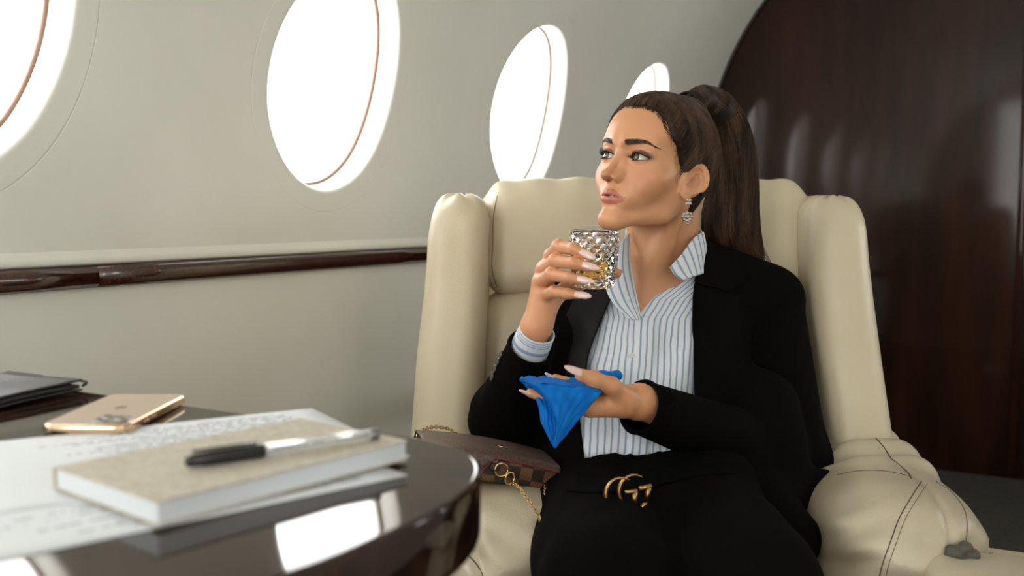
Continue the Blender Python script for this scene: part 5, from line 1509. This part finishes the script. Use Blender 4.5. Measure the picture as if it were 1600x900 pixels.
def handbag():
    M_flap = pbr('grained_brown_leather', srgb(96, 76, 66), .45, col2=srgb(66, 48, 40), nscale=260, ndet=3, bump=.6, bscale=420, bump_dist=.001, coat=.15, coat_r=.3)
    M_ck = checker_mat(); M_red = pbr('red_edge', srgb(120, 26, 34), .4)
    zb = .553
    A = at(868, 771, 1.375); B = at(744, 752, 1.350)       # lower edge of the near side, right end to where the flap begins
    ex = unit(V(*(A - B)[:2], (A - B)[2])); ey = unit(V(-ex[1], ex[0], 0.0)); ez = np.cross(ex, ey)
    L, W, H = .196, .105, .036
    O = A - ex * L                                              # left end
    root = thing('handbag', O + ex * L / 2 + ey * W / 2, 'brown checked handbag with gold chain lying on the chair arm beside her', 'bag')
    def put(v): v = np.asarray(v, float); return O + v[:, :1] * ex + v[:, 1:2] * ey + v[:, 2:3] * ez
    def uvbox(name, x0, x1, y0, y1, z0, z1, b, m, cell=.0175, **k):
        v, f = rbox((x0 + x1) / 2, (y0 + y1) / 2, (z0 + z1) / 2, x1 - x0, y1 - y0, z1 - z0, b, 4)
        bulge = np.clip(1 - np.abs((v[:, 0] - L / 2) / (L / 2))**2, 0, 1); v[:, 2] += .006 * bulge * (v[:, 2] > (z0 + z1) / 2)
        o = mesh(name, put(v), f, m, root, **k); me = o.data; uvl = me.uv_layers.new(name='UVMap')
        for pl in me.polygons:
            c = v[list(pl.vertices)].mean(0); nn = np.array(pl.normal) ; ny = abs(np.dot(nn, ey)); nx = abs(np.dot(nn, ex))
            for li in pl.loop_indices:
                q = v[me.loops[li].vertex_index]
                uvl.data[li].uv = ((q[0] / cell, q[2] / cell + .35) if ny > .6 else (q[1] / cell, q[2] / cell + .35) if nx > .6 else (q[0] / cell, q[1] / cell))
        return o
    uvbox('bag_body', .004, L, .002, W, 0, H, .007, M_ck, label='dark and light brown checked canvas body')
    # flap: sheet over the top, folded down the near side as far as its rounded corner
    n = 40; rows = []
    for i in range(n + 1):
        s = i / n; x = s * L * 1.0
        rows.append([])
        drop = H * .92 * np.clip((L * .50 - x) / (.022), 0, 1) ** .5 if x > L * .40 else H * .92
        zt = H + .0012 + .006 * max(0, 1 - ((x - L / 2) / (L / 2))**2)
        pts = [(x, W + .001, zt - .012), (x, W - .004, zt), (x, W * .6, zt + .001), (x, W * .3, zt + .0008), (x, .008, zt), (x, .002, zt - .0022), (x, -.0008, zt - .007)]
        dr = max(drop, .0075); pts += [(x, -.0014, zt - lerp(.007, dr, .5)), (x, -.0012, zt - dr)]
        rows[-1] = pts
    v = np.array([p for r in rows for p in r]); kk = len(rows[0]); f = np.array([(i * kk + j, i * kk + j + 1, (i + 1) * kk + j + 1, (i + 1) * kk + j) for i in range(n) for j in range(kk - 1)])
    o = mesh('flap', put(v), f, M_flap, root, label='dark brown grained flap'); md = o.modifiers.new('thickness', 'SOLIDIFY'); md.thickness = .0016; md.offset = 0
    edge = put([r[-1] for r in rows if True]); mesh('flap_edge', *tube(edge, .0012, 6), M_red, root, label='dark red painted edge of the flap')
    # rings and chain
    M = M_gold
    c = put([[L * .565, -.005, H * .62]])[0]; t = np.linspace(0, 2 * PI, 29)[:-1]
    mesh('ring', *tube([c + ex * (.0092 * math.cos(a)) + ez * (.0092 * math.sin(a)) for a in t], .0013, 8, closed=True), M, root, label='gold ring')
    v, f = rbox(0, 0, 0, .014, .004, .009, .001, 2); mesh('ring_tab', put(v + V(L * .52, -.002, H * .66)), f, pbr('tab_leather', srgb(44, 28, 22), .5), root)
    c2 = put([[L * .635, -.007, H * .36]])[0]
    mesh('clasp', *tube([c2 + ex * (.0062 * math.cos(a)) + ez * (.0085 * math.sin(a)) for a in t], .0017, 8, closed=True), M, root, label='gold snap clasp')
    def chain_run(name, pts, n, **k):
        P_ = spline(pts, n * 4); s = np.concatenate([[0], np.cumsum(ln(np.diff(P_, axis=0)))]); m = max(2, int(s[-1] / .0046)); mb = MB()
        for i in range(m):
            q = np.array([np.interp((i + .5) / m * s[-1], s, P_[:, a]) for a in range(3)]); q2 = np.array([np.interp(min(s[-1], (i + .8) / m * s[-1]), s, P_[:, a]) for a in range(3)])
            d = unit(q2 - q + 1e-9); nn = unit(np.cross(d, V(0, 1, .2))); b = np.cross(d, nn); 
            if i % 2: nn, b = unit(nn + b), unit(b - nn)
            else: nn, b = unit(nn - b), unit(nn + b)
            mb.add(*tube([q + d * (.0036 * math.cos(a)) + nn * (.0024 * math.sin(a)) for a in np.linspace(0, 2 * PI, 11)[:-1]], .00085, 5, closed=True))
        o = mb.build(name, M, root, **k); o['kind'] = 'stuff'
    chain_run('chain_strap', [c2 + V(.004, -.002, -.006), at(812, 763, 1.315), at(826, 781, 1.29), at(840, 803, 1.27), at(847, 822, 1.26), at(850, 850, 1.27)], 30, label='gold chain strap')
    chain_run('chain_strap', [put([[L - .018, .0, H * .3]])[0], at(853, 776, 1.335), at(858, 790, 1.34), at(857, 806, 1.35), at(850, 822, 1.36)], 20, label='gold chain strap')
    tp = [(.030, .020, H + .005), (.0, .045, H + .006), (.004, .08, H + .005), (.03, .115, H + .009), (.062, .122, H + .010), (.095, .118, H + .008)]
    chain_run('chain_strap', [at(652, 682, 1.42), at(662, 671, 1.44), at(680, 667, 1.46), at(700, 670, 1.47), at(714, 677, 1.47)], 30, label='gold chain strap')
    v, f = rbox(0, 0, 0, .010, .0035, .0025, .0008, 2); mesh('stud', put(v + V(L * .60, .045, H + .0085)), f, M, root, label='small gold stud')
def woman():
    root = thing('person', V(.24, 1.5, 0), 'woman in black blazer and striped shirt sitting in the cream armchair, looking toward the windows', 'person')
    woman_body(root); hair(root); clothes(root); earring(root)

# ------------------------------------------------------------------ build
cabin()
table()
desk_items()
armchair()
woman()
tumbler()
napkin()
handbag()
# turn everything so that the cabin lies along the y axis
Rz = Matrix.Rotation(HEAD, 4, 'Z')
bpy.context.view_layer.update()
for o in list(C.objects):
    if o.parent is None: o.matrix_world = Rz @ o.matrix_world
